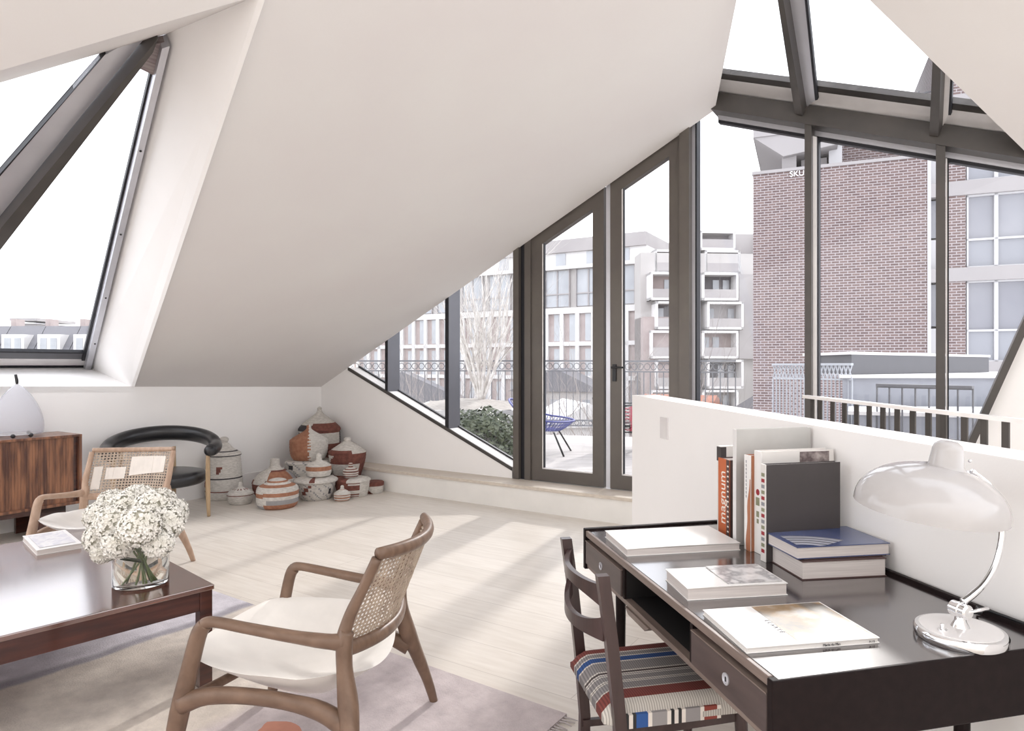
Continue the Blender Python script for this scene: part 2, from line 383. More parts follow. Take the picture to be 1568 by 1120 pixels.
def rug_mat():
    "patchwork wool: mauve, beige and lavender fields across the rug (object x)"
    m = bpy.data.materials.new('patchwork_wool'); m.use_nodes = True
    nt = m.node_tree; b = nt.nodes['Principled BSDF']
    tc = nt.nodes.new('ShaderNodeTexCoord'); sx = nt.nodes.new('ShaderNodeSeparateXYZ')
    nt.links.new(tc.outputs['Object'], sx.inputs[0])
    nz0 = nt.nodes.new('ShaderNodeTexNoise'); nz0.inputs['Scale'].default_value = 3
    nt.links.new(tc.outputs['Object'], nz0.inputs['Vector'])
    ma = nt.nodes.new('ShaderNodeMath'); ma.operation = 'MULTIPLY_ADD'; ma.inputs[1].default_value = 0.10; ma.inputs[2].default_value = -0.05
    nt.links.new(nz0.outputs['Fac'], ma.inputs[0])
    ad = nt.nodes.new('ShaderNodeMath'); ad.operation = 'ADD'
    nt.links.new(sx.outputs[0], ad.inputs[0]); nt.links.new(ma.outputs[0], ad.inputs[1])
    dv = nt.nodes.new('ShaderNodeMath'); dv.operation = 'DIVIDE'; dv.inputs[1].default_value = 3.4
    nt.links.new(ad.outputs[0], dv.inputs[0])
    cr = nt.nodes.new('ShaderNodeValToRGB'); el = cr.color_ramp.elements
    mauve = (0.54, 0.475, 0.475, 1); beige = (0.63, 0.565, 0.50, 1); lav = (0.60, 0.57, 0.61, 1); seam = (0.34, 0.32, 0.35, 1)
    el[0].position = 0.0; el[0].color = mauve
    el[1].position = 1.0; el[1].color = lav
    for p, c in ((0.31, mauve), (0.335, beige), (0.615, beige), (0.622, seam), (0.634, seam), (0.645, lav)):
        e = el.new(p); e.color = c
    nt.links.new(dv.outputs[0], cr.inputs[0])
    nz = nt.nodes.new('ShaderNodeTexNoise'); nz.inputs['Scale'].default_value = 9; nz.inputs['Detail'].default_value = 8; nz.inputs['Roughness'].default_value = 0.65
    nt.links.new(tc.outputs['Object'], nz.inputs['Vector'])
    c2 = nt.nodes.new('ShaderNodeValToRGB'); c2.color_ramp.elements[0].position = 0.3; c2.color_ramp.elements[0].color = (0.76, 0.75, 0.76, 1)
    c2.color_ramp.elements[1].position = 0.7; c2.color_ramp.elements[1].color = (1.1, 1.1, 1.1, 1)
    nt.links.new(nz.outputs['Fac'], c2.inputs[0])
    mx = nt.nodes.new('ShaderNodeMix'); mx.data_type = 'RGBA'; mx.blend_type = 'MULTIPLY'; mx.inputs[0].default_value = 1
    nt.links.new(cr.outputs[0], mx.inputs[6]); nt.links.new(c2.outputs[0], mx.inputs[7])
    nt.links.new(mx.outputs[2], b.inputs['Base Color']); b.inputs['Roughness'].default_value = 0.95
    bp = nt.nodes.new('ShaderNodeBump'); bp.inputs['Strength'].default_value = 0.35; bp.inputs['Distance'].default_value = 0.01
    n3 = nt.nodes.new('ShaderNodeTexNoise'); n3.inputs['Scale'].default_value = 140
    nt.links.new(tc.outputs['Object'], n3.inputs['Vector']); nt.links.new(n3.outputs['Fac'], bp.inputs['Height']); nt.links.new(bp.outputs[0], b.inputs['Normal'])
    return m
M['rug'] = rug_mat()
# ============================================================ camera, sky, sun
cam = bpy.data.objects.new('camera', bpy.data.cameras.new('camera')); COL.objects.link(cam)
cam.location = (0, 0, EYE); cam.rotation_euler = (PI / 2, 0, 0)
cam.data.sensor_width = 36; cam.data.lens = 36 * F / 1568
cam.data.shift_x = (784 - CX) / 1568; cam.data.clip_end = 500; cam.data.clip_start = 0.05
scene.camera = cam
wd = bpy.data.worlds.new('sky'); scene.world = wd; wd.use_nodes = True
nt = wd.node_tree; bg = nt.nodes['Background']
tc = nt.nodes.new('ShaderNodeTexCoord'); mp = nt.nodes.new('ShaderNodeMapping'); mp.inputs['Scale'].default_value = (1, 1, 4)
nz = nt.nodes.new('ShaderNodeTexNoise'); nz.inputs['Scale'].default_value = 2.5; nz.inputs['Detail'].default_value = 5
cr = nt.nodes.new('ShaderNodeValToRGB')
cr.color_ramp.elements[0].position = 0.3; cr.color_ramp.elements[0].color = (0.86, 0.88, 0.93, 1)
cr.color_ramp.elements[1].position = 0.7; cr.color_ramp.elements[1].color = (1.0, 0.99, 0.985, 1)
nt.links.new(tc.outputs['Generated'], mp.inputs[0]); nt.links.new(mp.outputs[0], nz.inputs['Vector'])
nt.links.new(nz.outputs['Fac'], cr.inputs[0]); nt.links.new(cr.outputs[0], bg.inputs[0])
bg.inputs[1].default_value = 1.1
sun = bpy.data.objects.new('sun', bpy.data.lights.new('sun', 'SUN')); COL.objects.link(sun)
sun.data.energy = 1.0; sun.data.angle = math.radians(3.0); sun.data.color = (1.0, 0.95, 0.88)
sd = V((-0.40, -0.92, -0.575)).normalized()
sun.rotation_euler = sd.to_track_quat('-Z', 'Y').to_euler()
sun.location = (6, 20, 15)
vs = scene.view_settings
scene.display_settings.display_device = 'sRGB'
vs.view_transform = 'Standard'; vs.look = 'None'; vs.gamma = 1; vs.use_curve_mapping = False
vs.exposure = 1.36

# ============================================================ room shell
def hC1(t, s): return 1.13 + 0.49 * t + 0.028 * s          # underside of the big sloping ceiling
def LP(t, s, z): return C0 + w * t + l * s + V((0, 0, z))
def C1(t, s): return LP(t, s, hC1(t, s))
n1 = (C1(1, 0) - C1(0, 0)).cross(C1(0, 1) - C1(0, 0)).normalized()
def hitC1(px, py): return hit(px, py, C1(0, 0), n1)
off = 0.67
def hitO(px, py): return hit(px, py, C1(0, 0) + V((0, 0, off)), n1)

bm = B(); b2(bm, -9, 7, -4.5, 10.0, -0.25, 0.0)
# keep the floor inside the window wall
bm.free(); bm = B()
prism(bm, [V((-9.5, -4.5, -0.25)), V((7, -4.5, -0.25)), WP(9.2, 0.2, -0.25), WP(-0.3, 0.2, -0.25), LP(-0.3, 6.5, -0.25), V((-9.5, 1.5, -0.25))], (0, 0, 0.25))
link('floor', bm, M['floor'], kind='structure')

RT = tt(1094.5)                    # ridge position on the window wall
ridge0 = C1(RT, 0)
ridge1 = hitC1(1128, 0)
rd = (ridge1 - ridge0)
P2 = hitC1(200, 593.5); P2 = C1(0, (P2 - C0).dot(l)); s2 = (P2 - C0).dot(l)
I1 = hitC1(398, -8)
O1 = hitO(255, 52); O2 = hitO(0, 127)
OB = hitO(135, 562)                # outer lower right corner of the roof window
od = (O2 - O1)
O2x = O1 + od * 2.6
I2 = I1 + od * 2.6
ldir = (LP(0, 1, 0) - LP(0, 0, 0))
# big sloping ceiling
a0 = C1(0, -0.3); a1 = C1(RT, -0.3)
topend = ridge0 + rd * 3.2
bm = B()
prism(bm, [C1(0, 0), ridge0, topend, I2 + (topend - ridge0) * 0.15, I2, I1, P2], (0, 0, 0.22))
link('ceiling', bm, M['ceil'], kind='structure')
bm = B(); q = [C1(-.2, -.36), C1(RT + .05, -.36), C1(RT + .05, .05), C1(-.2, .05)]
prism(bm, [p + V((0, 0, .22)) for p in q], (0, 0, .1))
link('ceiling_outer_edge', bm, M['bgrey'], kind='structure')
# cheek, head and sill of the roof window reveal
bm = B(); prism(bm, [P2, I1, O1, OB], w * 0.06)
link('wall_roof_window_cheek', bm, M['wall'], kind='structure')
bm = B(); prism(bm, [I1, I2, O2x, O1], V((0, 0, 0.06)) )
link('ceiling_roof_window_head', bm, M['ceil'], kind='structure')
# left knee wall with the sloping top seen in the photograph
kz0, kz1 = 1.13, 1.226
s_end = 7.2
def topz(s): return 1.127 + 0.0285 * s
bm = B()
prism(bm, [LP(0, -0.3, 0), LP(0, s_end, 0), LP(0, s_end, topz(s_end)), LP(0, -0.3, 1.122)], -w * 0.15)
link('wall_left', bm, M['wall'], kind='structure')
OBs = (OB - C0).dot(l)
sill_out = OB + l * 5.0; sill_in = LP(0, s2 + 5.0, topz(s2 + 5.0))
bm = B(); prism(bm, [P2 + V((0, 0, 0.003)), OB, sill_out, sill_in], (0, 0, -0.06))
link('trim_1', bm, M['wall'], kind='structure')
bm = B(); b2(bm, -9.5, 6.5, -4.4, -4.2, 0, 5.6); link('wall_front_unseen', bm, M['wall'], kind='structure')  # unseen wall behind the camera, added to cut the light from there
i2 = I2 + (topend - ridge0) * 0.15
bm = B(); prism(bm, [topend, V((2.0, topend.y, topend.z)), V((2.0, -1.0, 4.5)), V((-7, -1.0, 4.5)), i2], (0, 0, 0.2)); link('ceiling_rear_unseen', bm, M['ceil'], kind='structure')  # unseen rear ceiling, added and left open at the right to steer the light
# left skirting box
bm = B(); prism(bm, [LP(0.0, 0.28, 0), LP(0.05, 0.28, 0), LP(0.05, s_end, 0), LP(0, s_end, 0)], (0, 0, 0.185))
link('baseboard_left', bm, M['wall'], kind='structure')
# roof window: frame and panes
uO = (OB - O1).normalized()        # down the rake
rwn = n1 if n1.z > 0 else -n1
wr = root('window_1', OB, 0, None, None); tag(wr, kind='structure')
def loc(bmw, rt):                  # shift a world-space bmesh into a root's frame
    bmesh.ops.transform(bmw, matrix=rt.matrix_world.inverted() if False else Matrix.Translation(-rt.location), verts=bmw.verts)
    return bmw
bm = B()
fr_in = 0.055
side = (O2 - O1).normalized()
lowd = l.copy()
prism(bm, [O1, OB, OB + lowd * 0.055, O1 + (hitO(243, 56) - O1)], rwn * -0.09)
link('frame_side', loc(bm, wr), M['alu'], wr)
bm = B()
upb = (O1 - OB).normalized()
bot_end = OB + lowd * 5
bq = upb * 0.40
prism(bm, [OB, bot_end, bot_end + bq * .2, OB + bq * .2], rwn * -0.03); prism(bm, [OB + bq * .92, bot_end + bq * .92, bot_end + bq, OB + bq], rwn * -0.03)
link('frame_bottom', loc(bm, wr), M['gasket'], wr)
bm = B()
prism(bm, [OB + bq * .24, bot_end + bq * .24, bot_end + bq * .52, OB + bq * .52], rwn * -0.03)
link('frame_bead', loc(bm, wr), M['white_gloss'], wr)
bm = B(); prism(bm, [OB + bq * .2, bot_end + bq * .2, bot_end + bq * .95, OB + bq * .95], rwn * -0.012)
link('frame_slope', loc(bm, wr), M['frame_cool'], wr)
bm = B(); e_ = (hitO(234, 60) - hitO(243, 56)).normalized()
prism(bm, [OB + lowd * .055, O1 + (hitO(243, 56) - O1), O1 + (hitO(240, 57) - O1), OB + lowd * .085], rwn * -0.03)
link('frame_gasket', loc(bm, wr), M['gasket'], wr)
for k in (.2, .42, .64, .84):
    p = O1 + (hitO(247, 56) - O1) + (OB + lowd * .02 - O1 - (hitO(247, 56) - O1)) * k - rwn * .092
    bm = B(); bmesh.ops.create_icosphere(bm, subdivisions=2, radius=.008, matrix=Matrix.Translation(p)); link('screw', loc(bm, wr), M['black'], wr)
# diagonal bar: pale lower flange and dark web
e0 = hitO(255, 38); e1 = hitO(-60, 405)
bm = B()
prism(bm, [hitO(236, 36), hitO(228, 58), hitO(-152, 560), hitO(-190, 560)], rwn * -0.11)
link('diagonal_bar', loc(bm, wr), M['frame'], wr)
bm = B()
prism(bm, [hitO(234, 36), hitO(208, 66), hitO(-190, 560), hitO(-256, 560), hitO(152, 82)], rwn * -0.03)
link('bar_flange', loc(bm, wr), M['alu'], wr)
bm = B(); prism(bm, [hitO(160, 74), hitO(152, 82), hitO(-256, 560), hitO(-265, 560)], rwn * -0.04)
link('bar_gasket', loc(bm, wr), M['gasket'], wr)
bm = B(); prism(bm, [hitO(249, 54), hitO(238, 108), hitO(209, 94), hitO(234, 58)], rwn * -0.05)
link('roller_blind', loc(bm, wr), mat('grey_pleated_blind', (0.26, 0.21, 0.21), 0.7, col2=(0.42, 0.36, 0.35), scale=6, stretch=(1, 1, 30)), wr)
bm = B(); prism(bm, [O1, OB, bot_end, O2x], rwn * 0.008)
link('pane', loc(bm, wr), M['glass'], wr)

# ---------------- window wall: low wall under the sloping sill
tA, zA = win_tz(533, 563); tB, zB = win_tz(784, 716)
DZ = 0.24                                     # ledge level = threshold
WD = 0.24
bm = B()
wpoly(bm, [(0, 0), (0, hC1(0, 0)), (tA, zA), (tB, zB), (tB, 0)], 0, WD)
link('wall_back', bm, M['wall'], kind='structure')
bm = B()
dz = 0.035
wpoly(bm, [(tA, zA + .004), (tA, zA - dz), (tB, zB - dz), (tB, zB + .004)], -0.006, 0.012)
link('trim_2', bm, M['frame'], kind='structure')
# ledge along the window wall
bm = B(); wpoly(bm, [(0, 0), (0, DZ - 0.03), (7.6, DZ - 0.03), (7.6, 0)], -0.28, 0.0)
link('trim_3', bm, M['cream'], kind='structure')
bm = B(); wpoly(bm, [(0, DZ - 0.03), (0, DZ), (7.6, DZ), (7.6, DZ - 0.03)], -0.295, 0.0)
link('trim_4', bm, M['ledge'], kind='structure')
bm = B(); wbox(bm, tB, 7.6, 0, 0.26, 0.0, DZ)
link('trim_5', bm, M['white_gloss'], kind='structure')
# side return of the low wall at the left skylight corner strip
# ---------------- mullions of the gable glazing
def ceil_t(t, n=0): return hC1(t, -n) + .22
def ceil_in(t): return hC1(t, 0)
def bot_t(t): return zA + (zB - zA) * (t - tA) / (tB - tA)
tr_t0, tr_z0 = win_tz(1094.5, 169.7); tr_t1, tr_z1 = win_tz(1568, 245.6)
tu_t1, tu_z1 = win_tz(1568, 205.4)
def tr_low(t): return tr_z0 + (tr_z1 - tr_z0) * (t - tr_t0) / (tr_t1 - tr_t0)
def tr_up(t): return tr_low(t) + 0.155
gz = root('window_2', WP(tA, 0, 0), 0, None, None); tag(gz, kind='structure')
def mull(name, px0, px1, z0, z1, m, n0=0.0, n1=0.2, par=None):
    t0, t1 = tt(px0), tt(px1)
    if n0 != 0: t0, t1 = tt(px0, n0), tt(px1, n0)
    bm = B()
    wpoly(bm, [(t0, z0(t0)), (t1, z0(t1)), (t1, z1(t1)), (t0, z1(t0))], n0, n1)
    p = par or gz
    return link(name, loc(bm, p), m, p)
for px0, px1 in ((589.5, 593.5), (681.5, 686.8)):
    o = mull('mullion', px0, px1, bot_t, ceil_t, M['frame_cool'])  # cool grey body: the sky light on its side is in the colour
    o2 = mull('mullion_shaded_face', px0, px1, bot_t, ceil_t, M['gasket'], -0.004, 0.001)  # black sheet over the front face, painting its shade against the skylit side
# glazing panes left of the doors
tm1, tm2, tdl = tt(591), tt(684), tt(789)
for a_, b_ in ((tA, tm1), (tm1, tm2), (tm2, tdl)):
    bm = B(); wpoly(bm, [(a_ + .01, bot_t(a_)), (b_, bot_t(b_)), (b_, ceil_t(b_)), (a_ + .01, ceil_t(a_))], 0.185, 0.193)
    link('pane', loc(bm, gz), M['glass'], gz)
    bm = B(); wpoly(bm, [(a_, bot_t(a_)), (b_, bot_t(b_)), (b_, bot_t(b_) + .018), (a_, bot_t(a_) + .018)], 0.17, 0.2)
    link('bead', loc(bm, gz), M['gasket'], gz)
# door post left (dark) and stepped linings
flat = lambda z: (lambda t: z)
dd = root('door_1', WP(tt(802), 0, DZ), 0, None, None); tag(dd, kind='structure')
mull('post', 785.5, 794, flat(DZ), ceil_t, M['frame2'], -0.015, 0.20, dd)
mull('post_recess', 794, 803, flat(DZ), ceil_t, M['gasket'], 0.03, 0.2, dd)
mull('post', 803, 812, flat(DZ), ceil_t, M['frame2'], 0.0, 0.2, dd)
# door leaves: stiles, rails, pane
def leaf(rt, px0, px1, g0, g1, zb, zg, top_off, m, n0=0.02, n1=0.09):
    t0, t1, q0, q1 = tt(px0), tt(px1), tt(g0), tt(g1)
    ct = lambda t: ceil_in(t) + 0.03
    gt = lambda t: ceil_in(t) - top_off
    def part(nm, tz, mm=m, a=n0, b=n1):
        bm = B(); wpoly(bm, tz, a, b); return link(nm, loc(bm, rt), mm, rt)
    part('stile', [(t0, zb), (q0, zb), (q0, ct(q0)), (t0, ct(t0))])
    part('stile', [(q1, zb), (t1, zb), (t1, ct(t1)), (q1, ct(q1))])
    part('bottom_rail', [(q0, zb), (q1, zb), (q1, zg), (q0, zg)])
    part('top_rail', [(q0, gt(q0)), (q1, gt(q1)), (q1, ct(q1)), (q0, ct(q0))])
    part('pane', [(q0, zg), (q1, zg), (q1, gt(q1)), (q0, gt(q0))], M['glass'], 0.052, 0.058)
    part('glazing_bead', [(q0, zg), (q0 + .012, zg), (q0 + .012, gt(q0 + .012)), (q0, gt(q0))], M['white_gloss'], n0 + .008, 0.06)
    part('glazing_bead', [(q0, zg), (q1, zg), (q1, zg + .012), (q0, zg + .012)], M['white_gloss'], n0 + .008, 0.06)
    part('gasket', [(q0 + .012, zg + .012), (q0 + .02, zg + .012), (q0 + .02, gt(q0 + .02)), (q0 + .012, gt(q0 + .012))], M['gasket'], n0 + .01, 0.06)
leaf(dd, 812, 923, 828, 906, DZ + .005, win_tz(860, 722)[1], 0.115, M['frame2'])
d2 = root('door_2', WP(tt(933), 0, DZ), 0, None, None); tag(d2, kind='structure')
leaf(d2, 933, 1040, 950, 1023, DZ + .005, win_tz(960, 730)[1], 0.115, M['frame2'])
# edge of the right leaf beside the joint, its glare put in by a pale colour, and the lever handle
bm = B(); wbox(bm, tt(926), tt(932.5), 0.03, 0.10, DZ, ceil_t(tt(929)) - .005)
link('lit_leaf_edge', loc(bm, d2), M['alu'], d2)
hz_ = win_tz(938, 563)[1]
bm = B()
th = tt(940)
tube(bm, [WP(th, 0.02, hz_), WP(th, -0.05, hz_)], 0.010, 10)
tube(bm, [WP(th, -0.05, hz_), WP(th + 0.13, -0.05, hz_)], 0.009, 10)
link('lever_handle', loc(bm, d2), M['black'], d2, smooth=True, angle=40)
bm = B(); wbox(bm, th - 0.018, th + 0.018, 0.005, 0.022, hz_ - 0.13, hz_ + 0.03)
link('lock_plate', loc(bm, d2), M['black'], d2)
# post right of the doors
g3 = root('window_3', WP(tt(1045), 0, DZ), 0, None, None); tag(g3, kind='structure')
mull('post', 1040, 1055, flat(0.0), ceil_t, M['frame2'], -0.02, 0.22, g3)
mull('post_side', 1055, 1065, flat(0.0), ceil_t, M['alu'], 0.06, 0.2, g3)
# transom, mullions and panes of the tall windows
TE = tt(1568) + 0.8
bm = B(); wpoly(bm, [(RT - .02, tr_low(RT)), (TE, tr_low(TE)), (TE, tr_up(TE)), (RT - .02, tr_up(RT))], -0.06, 0.16)
link('transom', loc(bm, g3), M['frame'], g3)
bm = B(); wpoly(bm, [(RT, tr_low(RT) - .045), (TE, tr_low(TE) - .045), (TE, tr_low(TE)), (RT, tr_low(RT))], 0.09, 0.16)
link('transom_bead', loc(bm, g3), M['alu'], g3)
bm = B(); wpoly(bm, [(RT, tr_low(RT) - .07), (TE, tr_low(TE) - .07), (TE, tr_low(TE) - .045), (RT, tr_low(RT) - .045)], 0.10, 0.16)
link('gasket', loc(bm, g3), M['gasket'], g3)
for a_, b_ in ((1232, 1242.5), (1433, 1447.5)):
    mull('mullion', a_, b_, flat(0.0), tr_low, M['frame'], -0.05, 0.16, g3)
for a_, b_ in ((1243, 1250.5), (1448, 1450.5)):
    mull('mullion_side', a_, b_, flat(0.0), lambda t: tr_low(t) - .07, M['white_gloss'], 0.02, 0.15, g3)
for a_, b_ in ((1064.5, 1067), (1250.5, 1253.5), (1450.5, 1453)):
    mull('gasket', a_, b_, flat(0.0), lambda t: min(ceil_t(t), tr_low(t) - .07), M['gasket'], 0.05, 0.15, g3)
for a_, b_ in ((1065, 1238), (1238, 1440), (1440, 1640)):
    t0, t1 = tt(a_), tt(b_)
    pts = [(t0, 0.0), (t1, 0.0), (t1, tr_low(t1))]
    if t0 < RT: pts += [(RT, tr_low(RT)), (RT - .3, ceil_t(RT - .3)), (t0, ceil_t(t0))]
    else: pts += [(t0, tr_low(t0))]
    bm = B(); wpoly(bm, pts, 0.115, 0.123)
    link('pane', loc(bm, g3), M['glass'], g3)
# diagonal brace and the white wall right of it
bA = win_tz(1478, 698); bB = win_tz(1585, 462)
bdir = (bB[0] - bA[0], bB[1] - bA[1]); bl = math.hypot(*bdir); bdir = (bdir[0] / bl, bdir[1] / bl); bn = (bdir[1], -bdir[0])
bAe = (bA[0] - bdir[0] * .95, bA[1] - bdir[1] * .95); bBe = (bB[0] + bdir[0] * 1.6, bB[1] + bdir[1] * 1.6)
bm = B(); hw_ = 0.022
wpoly(bm, [(bAe[0] - bn[0] * hw_, bAe[1] - bn[1] * hw_), (bAe[0] + bn[0] * hw_, bAe[1] + bn[1] * hw_), (bBe[0] + bn[0] * hw_, bBe[1] + bn[1] * hw_), (bBe[0] - bn[0] * hw_, bBe[1] - bn[1] * hw_)], -0.07, 0.1)
link('diagonal_brace', loc(bm, g3), M['frame'], g3)
bm = B()
wpoly(bm, [(bAe[0], 0), (bAe[0], bAe[1]), (bBe[0], bBe[1]), (bBe[0] + 1.5, bBe[1]), (bBe[0] + 1.5, 0)], 0.0, 0.10)
link('wall_right', bm, M['wall'], kind='structure')

# ---------------- glazed roof slope right of the ridge
up0 = WP(RT, 0, tr_up(RT) - 0.02)
ridge0b = up0
sn = (WP(TE, 0, tr_up(TE)) - WP(RT, 0, tr_up(RT))).cross(rd).normalized()
if sn.z < 0: sn = -sn
def hitS(px, py): return hit(px, py, up0, sn)
rg = root('window_4', up0, 0, None, None); tag(rg, kind='structure')
far = rd * 3.2
# bottom rail of the roof glazing
along = (WP(TE, 0, tr_up(TE)) - WP(RT, 0, tr_up(RT)))
bm = B(); prism(bm, [up0, up0 + along, up0 + along + rd.normalized() * 0.22, up0 + rd.normalized() * 0.22], sn * 0.05)
link('sill_rail', loc(bm, rg), M['white_gloss'], rg)
bm = B(); prism(bm, [up0 + rd.normalized() * 0.22, up0 + along + rd.normalized() * 0.22, up0 + along + rd.normalized() * 0.29, up0 + rd.normalized() * 0.29], sn * 0.05)
link('gasket', loc(bm, rg), M['frame'], rg)
r0a, r0b, r0c = hitS(1203, 0), hitS(1212, 0), hitS(1235, 0)
b0a, b0b, b0c = hitS(1225, 158), hitS(1237, 161), hitS(1250, 150)
def ext(a, b, k): return a + (b - a) * k
bm = B(); prism(bm, [b0a, b0b, ext(b0b, r0b, 1.7), ext(b0a, r0a, 1.7)], sn * -0.10)
link('rafter', loc(bm, rg), M['frame'], rg)
bm = B(); prism(bm, [b0b, b0c, ext(b0c, r0c, 1.7), ext(b0b, r0b, 1.7)], sn * -0.02)
link('rafter_flange', loc(bm, rg), M['alu'], rg)
bm = B(); prism(bm, [b0c, hitS(1254, 149), ext(hitS(1254, 149), hitS(1239, 0), 1.7), ext(b0c, r0c, 1.7)], sn * -0.025)
link('gasket', loc(bm, rg), M['gasket'], rg)
q = [hitS(1431, 190), hitS(1445, 192), hitS(1453, 20), hitS(1440, 20)]
bm = B(); prism(bm, q, sn * -0.10); link('rafter', loc(bm, rg), M['frame'], rg)
q = [hitS(1445, 190), hitS(1454, 172), hitS(1462, 30), hitS(1453, 20)]
bm = B(); prism(bm, q, sn * -0.02); link('rafter_flange', loc(bm, rg), M['white_gloss'], rg)
q = [hitS(1454, 172), hitS(1458, 172), hitS(1465, 40), hitS(1462, 40)]
bm = B(); prism(bm, q, sn * -0.025); link('gasket', loc(bm, rg), M['gasket'], rg)
bm = B(); prism(bm, [up0, up0 + along, up0 + along + far, up0 + far], sn * 0.008)
link('pane', loc(bm, rg), M['glass'], rg)
# white soffit closing the right side of the roof glazing
k0, k1 = hitS(1375, 0), hitS(1568, 192)
kd = (k1 - k0)
off_v = sn * -0.02
q0 = k0 - kd * 1.3 + off_v; q1 = k1 + kd * 0.9 + off_v
side_r = (WP(TE, 0, 0) - WP(RT, 0, 0)).normalized() * 4
bm = B(); prism(bm, [q0, q1, q1 + side_r + V((0, 0, -1.2)), q0 + side_r + V((0, 0, -1.2))], sn * -0.12)
link('ceiling_right', bm, M['ceil'], kind='structure')

# ---------------- half wall beside the desk
hz0 = 1.213; hz1 = 1.150
ha = V((0.871, 4.79, 0)); 
DU = V((-math.sin(math.radians(13.5)), math.cos(math.radians(13.5)), 0)); DV = V((DU.y, -DU.x, 0))
D0 = V((0.505, 1.388, 0))                    # near left corner of the desk
def DP(u, v, z): return D0 + DU * u + DV * v + V((0, 0, z))
WV = 0.805
def on_wall(px):                            # where a sight line meets the half wall face
    p = hit(px, 560, DP(0, WV, 0), DV); return (p - D0).dot(DU)
uF = on_wall(968); uN = on_wall(1568)
def wz(px, py):
    p = hit(px, py, DP(0, WV, 0), DV); return (p - D0).dot(DU), p.z
uA, zAw = wz(985, 608); uB, zBw = wz(1568, 706)
def hwz(u): return zAw + (zBw - zAw) * (u - uA) / (uB - uA)
u0_ = -1.6
bm = B(); prism(bm, [DP(u0_, WV, 0), DP(uF, WV, 0), DP(uF, WV, hwz(uF)), DP(u0_, WV, hwz(u0_))], DV * 0.17)
link('wall_half', bm, M['wall'], kind='structure')
su, sz = wz(1018, 656)
bm = B(); prism(bm, [DP(su - .05, WV, sz - .062), DP(su + .05, WV, sz - .062), DP(su + .05, WV, sz + .062), DP(su - .05, WV, sz + .062)], DV * -0.008)
link('light_switch', bm, M['white_gloss'], label='white rectangular light switch plate on the end of the half wall', cat='switch')

# ---------------- stair railing behind the half wall
r0 = at_d(1233, 607.5, 4.9); r1 = at_d(1590, 648, 3.16)
hr = root('stair_railing', V((r0.x, r0.y, 0)), 0, 'low stair railing with flat dark balusters and white handrail behind the half wall', 'railing')
bm = B(); beam(bm, r0 - hr.location, r1 - hr.location, 0.05, 0.022)
link('handrail', bm, M['rail_white'], hr)
for px in (1244, 1256, 1275, 1293, 1311.5, 1331, 1352, 1374, 1397.7, 1421.8, 1445, 1477, 1507, 1540, 1576):
    ln = (r1 - r0); k = None
    rr = ray(px, 560)
    # solve on plan
    den = rr.x * ln.y - ln.x
    k = (r0.x - rr.x * r0.y) / den
    p = r0 + ln * k
    bm = B(); 
    dv = V((ln.x, ln.y, 0)).normalized()
    q = V((p.x, p.y, 0)) - hr.location
    prism(bm, [q + dv * .02 + V((.004, 0, 0)), q - dv * .02 + V((.004, 0, 0)), q - dv * .02 - V((.004, 0, 0)), q + dv * .02 - V((.004, 0, 0))], (0, 0, p.z - .012))
    link('baluster', bm, M['frame'], hr)
# ============================================================ rug
R0 = at_h(868, 1098, 0.0)
ra = V((-0.83, 0.56, 0)).normalized(); rb = V((ra.y * -1, ra.x, 0)); rb = V((-0.56, -0.83, 0)).normalized()
rug_ang = math.atan2(ra.y, ra.x)
rr_ = root('rug', V((R0.x, R0.y, 0)), rug_ang, 'large patchwork wool rug in mauve, beige and lavender under the coffee table', 'rug')
bm = B(); b2(bm, 0, 3.5, 0, 2.9, 0.0, 0.012)           # local x along ra, local y along rb (rb is +90 deg from ra)
link('pile', bm, M['rug'], rr_)
bm = B(); rnd = random.Random(4)
for i in range(150):
    y = 0.02 + i * 0.019
    tube(bm, [(0.004, y, .006), (-0.025, y + rnd.uniform(-.008, .008), .007), (-0.055, y + rnd.uniform(-.015, .015), .004)], [.004, .0035, .002], 4, sub=0)
link('fringe', bm, mat('rug_fringe', (0.42, 0.38, 0.38), 0.9), rr_, kind='stuff')
bm = B()
pr = at_h(446, 1118, 0.0) - R0
lx, ly = pr.dot(ra), pr.dot(rb)
n = 24
pv = [bm.verts.new((lx + .10 * math.cos(2 * PI * i / n) * (1 + .1 * math.sin(5 * i)), ly + .05 + .07 * math.sin(2 * PI * i / n), 0.0128)) for i in range(n)]
bm.faces.new(pv)
link('terracotta_motif', bm, mat('terracotta_wool', (0.52, 0.24, 0.17), 0.95, scale=30), rr_, label='terracotta oval motif')

# ============================================================ desk
DA = math.radians(13.5)
desk = root('desk', V((D0.x, D0.y, 0)), DA, 'dark wooden writing desk with drawers and open niche against the half wall', 'desk')
# local x = across (v), local y = along (u)
L_, W_ = 1.31, 0.795
bm = B(); b2(bm, 0.012, W_ - .02, 0.0, L_, 0.705, 0.73, bev=.003); link('desktop', bm, M['desk_top'], desk)
bm = B(); b2(bm, 0.0, 0.012, 0.018, L_ - .018, 0.708, 0.7305, bev=.002); link('front_edging', bm, M['desk_edge'], desk, label='worn paler front edging')
bm = B(); b2(bm, W_ - .02, W_ - .002, 0.0, L_, 0.66, 0.742, bev=.003); link('back_lip', bm, M['desk'], desk)
for y0, y1 in ((-.004, .018), (L_ - .018, L_ + .004)):
    bm = B(); b2(bm, -.004, W_, y0, y1, 0.575, 0.7295 if y0 < 0 else 0.738, bev=.003); link('side_panel', bm, M['desk'], desk)
bm = B(); b2(bm, 0.006, W_ - .02, .018, L_ - .018, 0.582, 0.598); link('bottom_panel', bm, M['desk_edge'], desk)
for y0, y1 in ((.375, .39), (.875, .89)):
    bm = B(); b2(bm, 0.004, W_ - .02, y0, y1, 0.598, 0.705); link('partition', bm, M['desk'], desk)
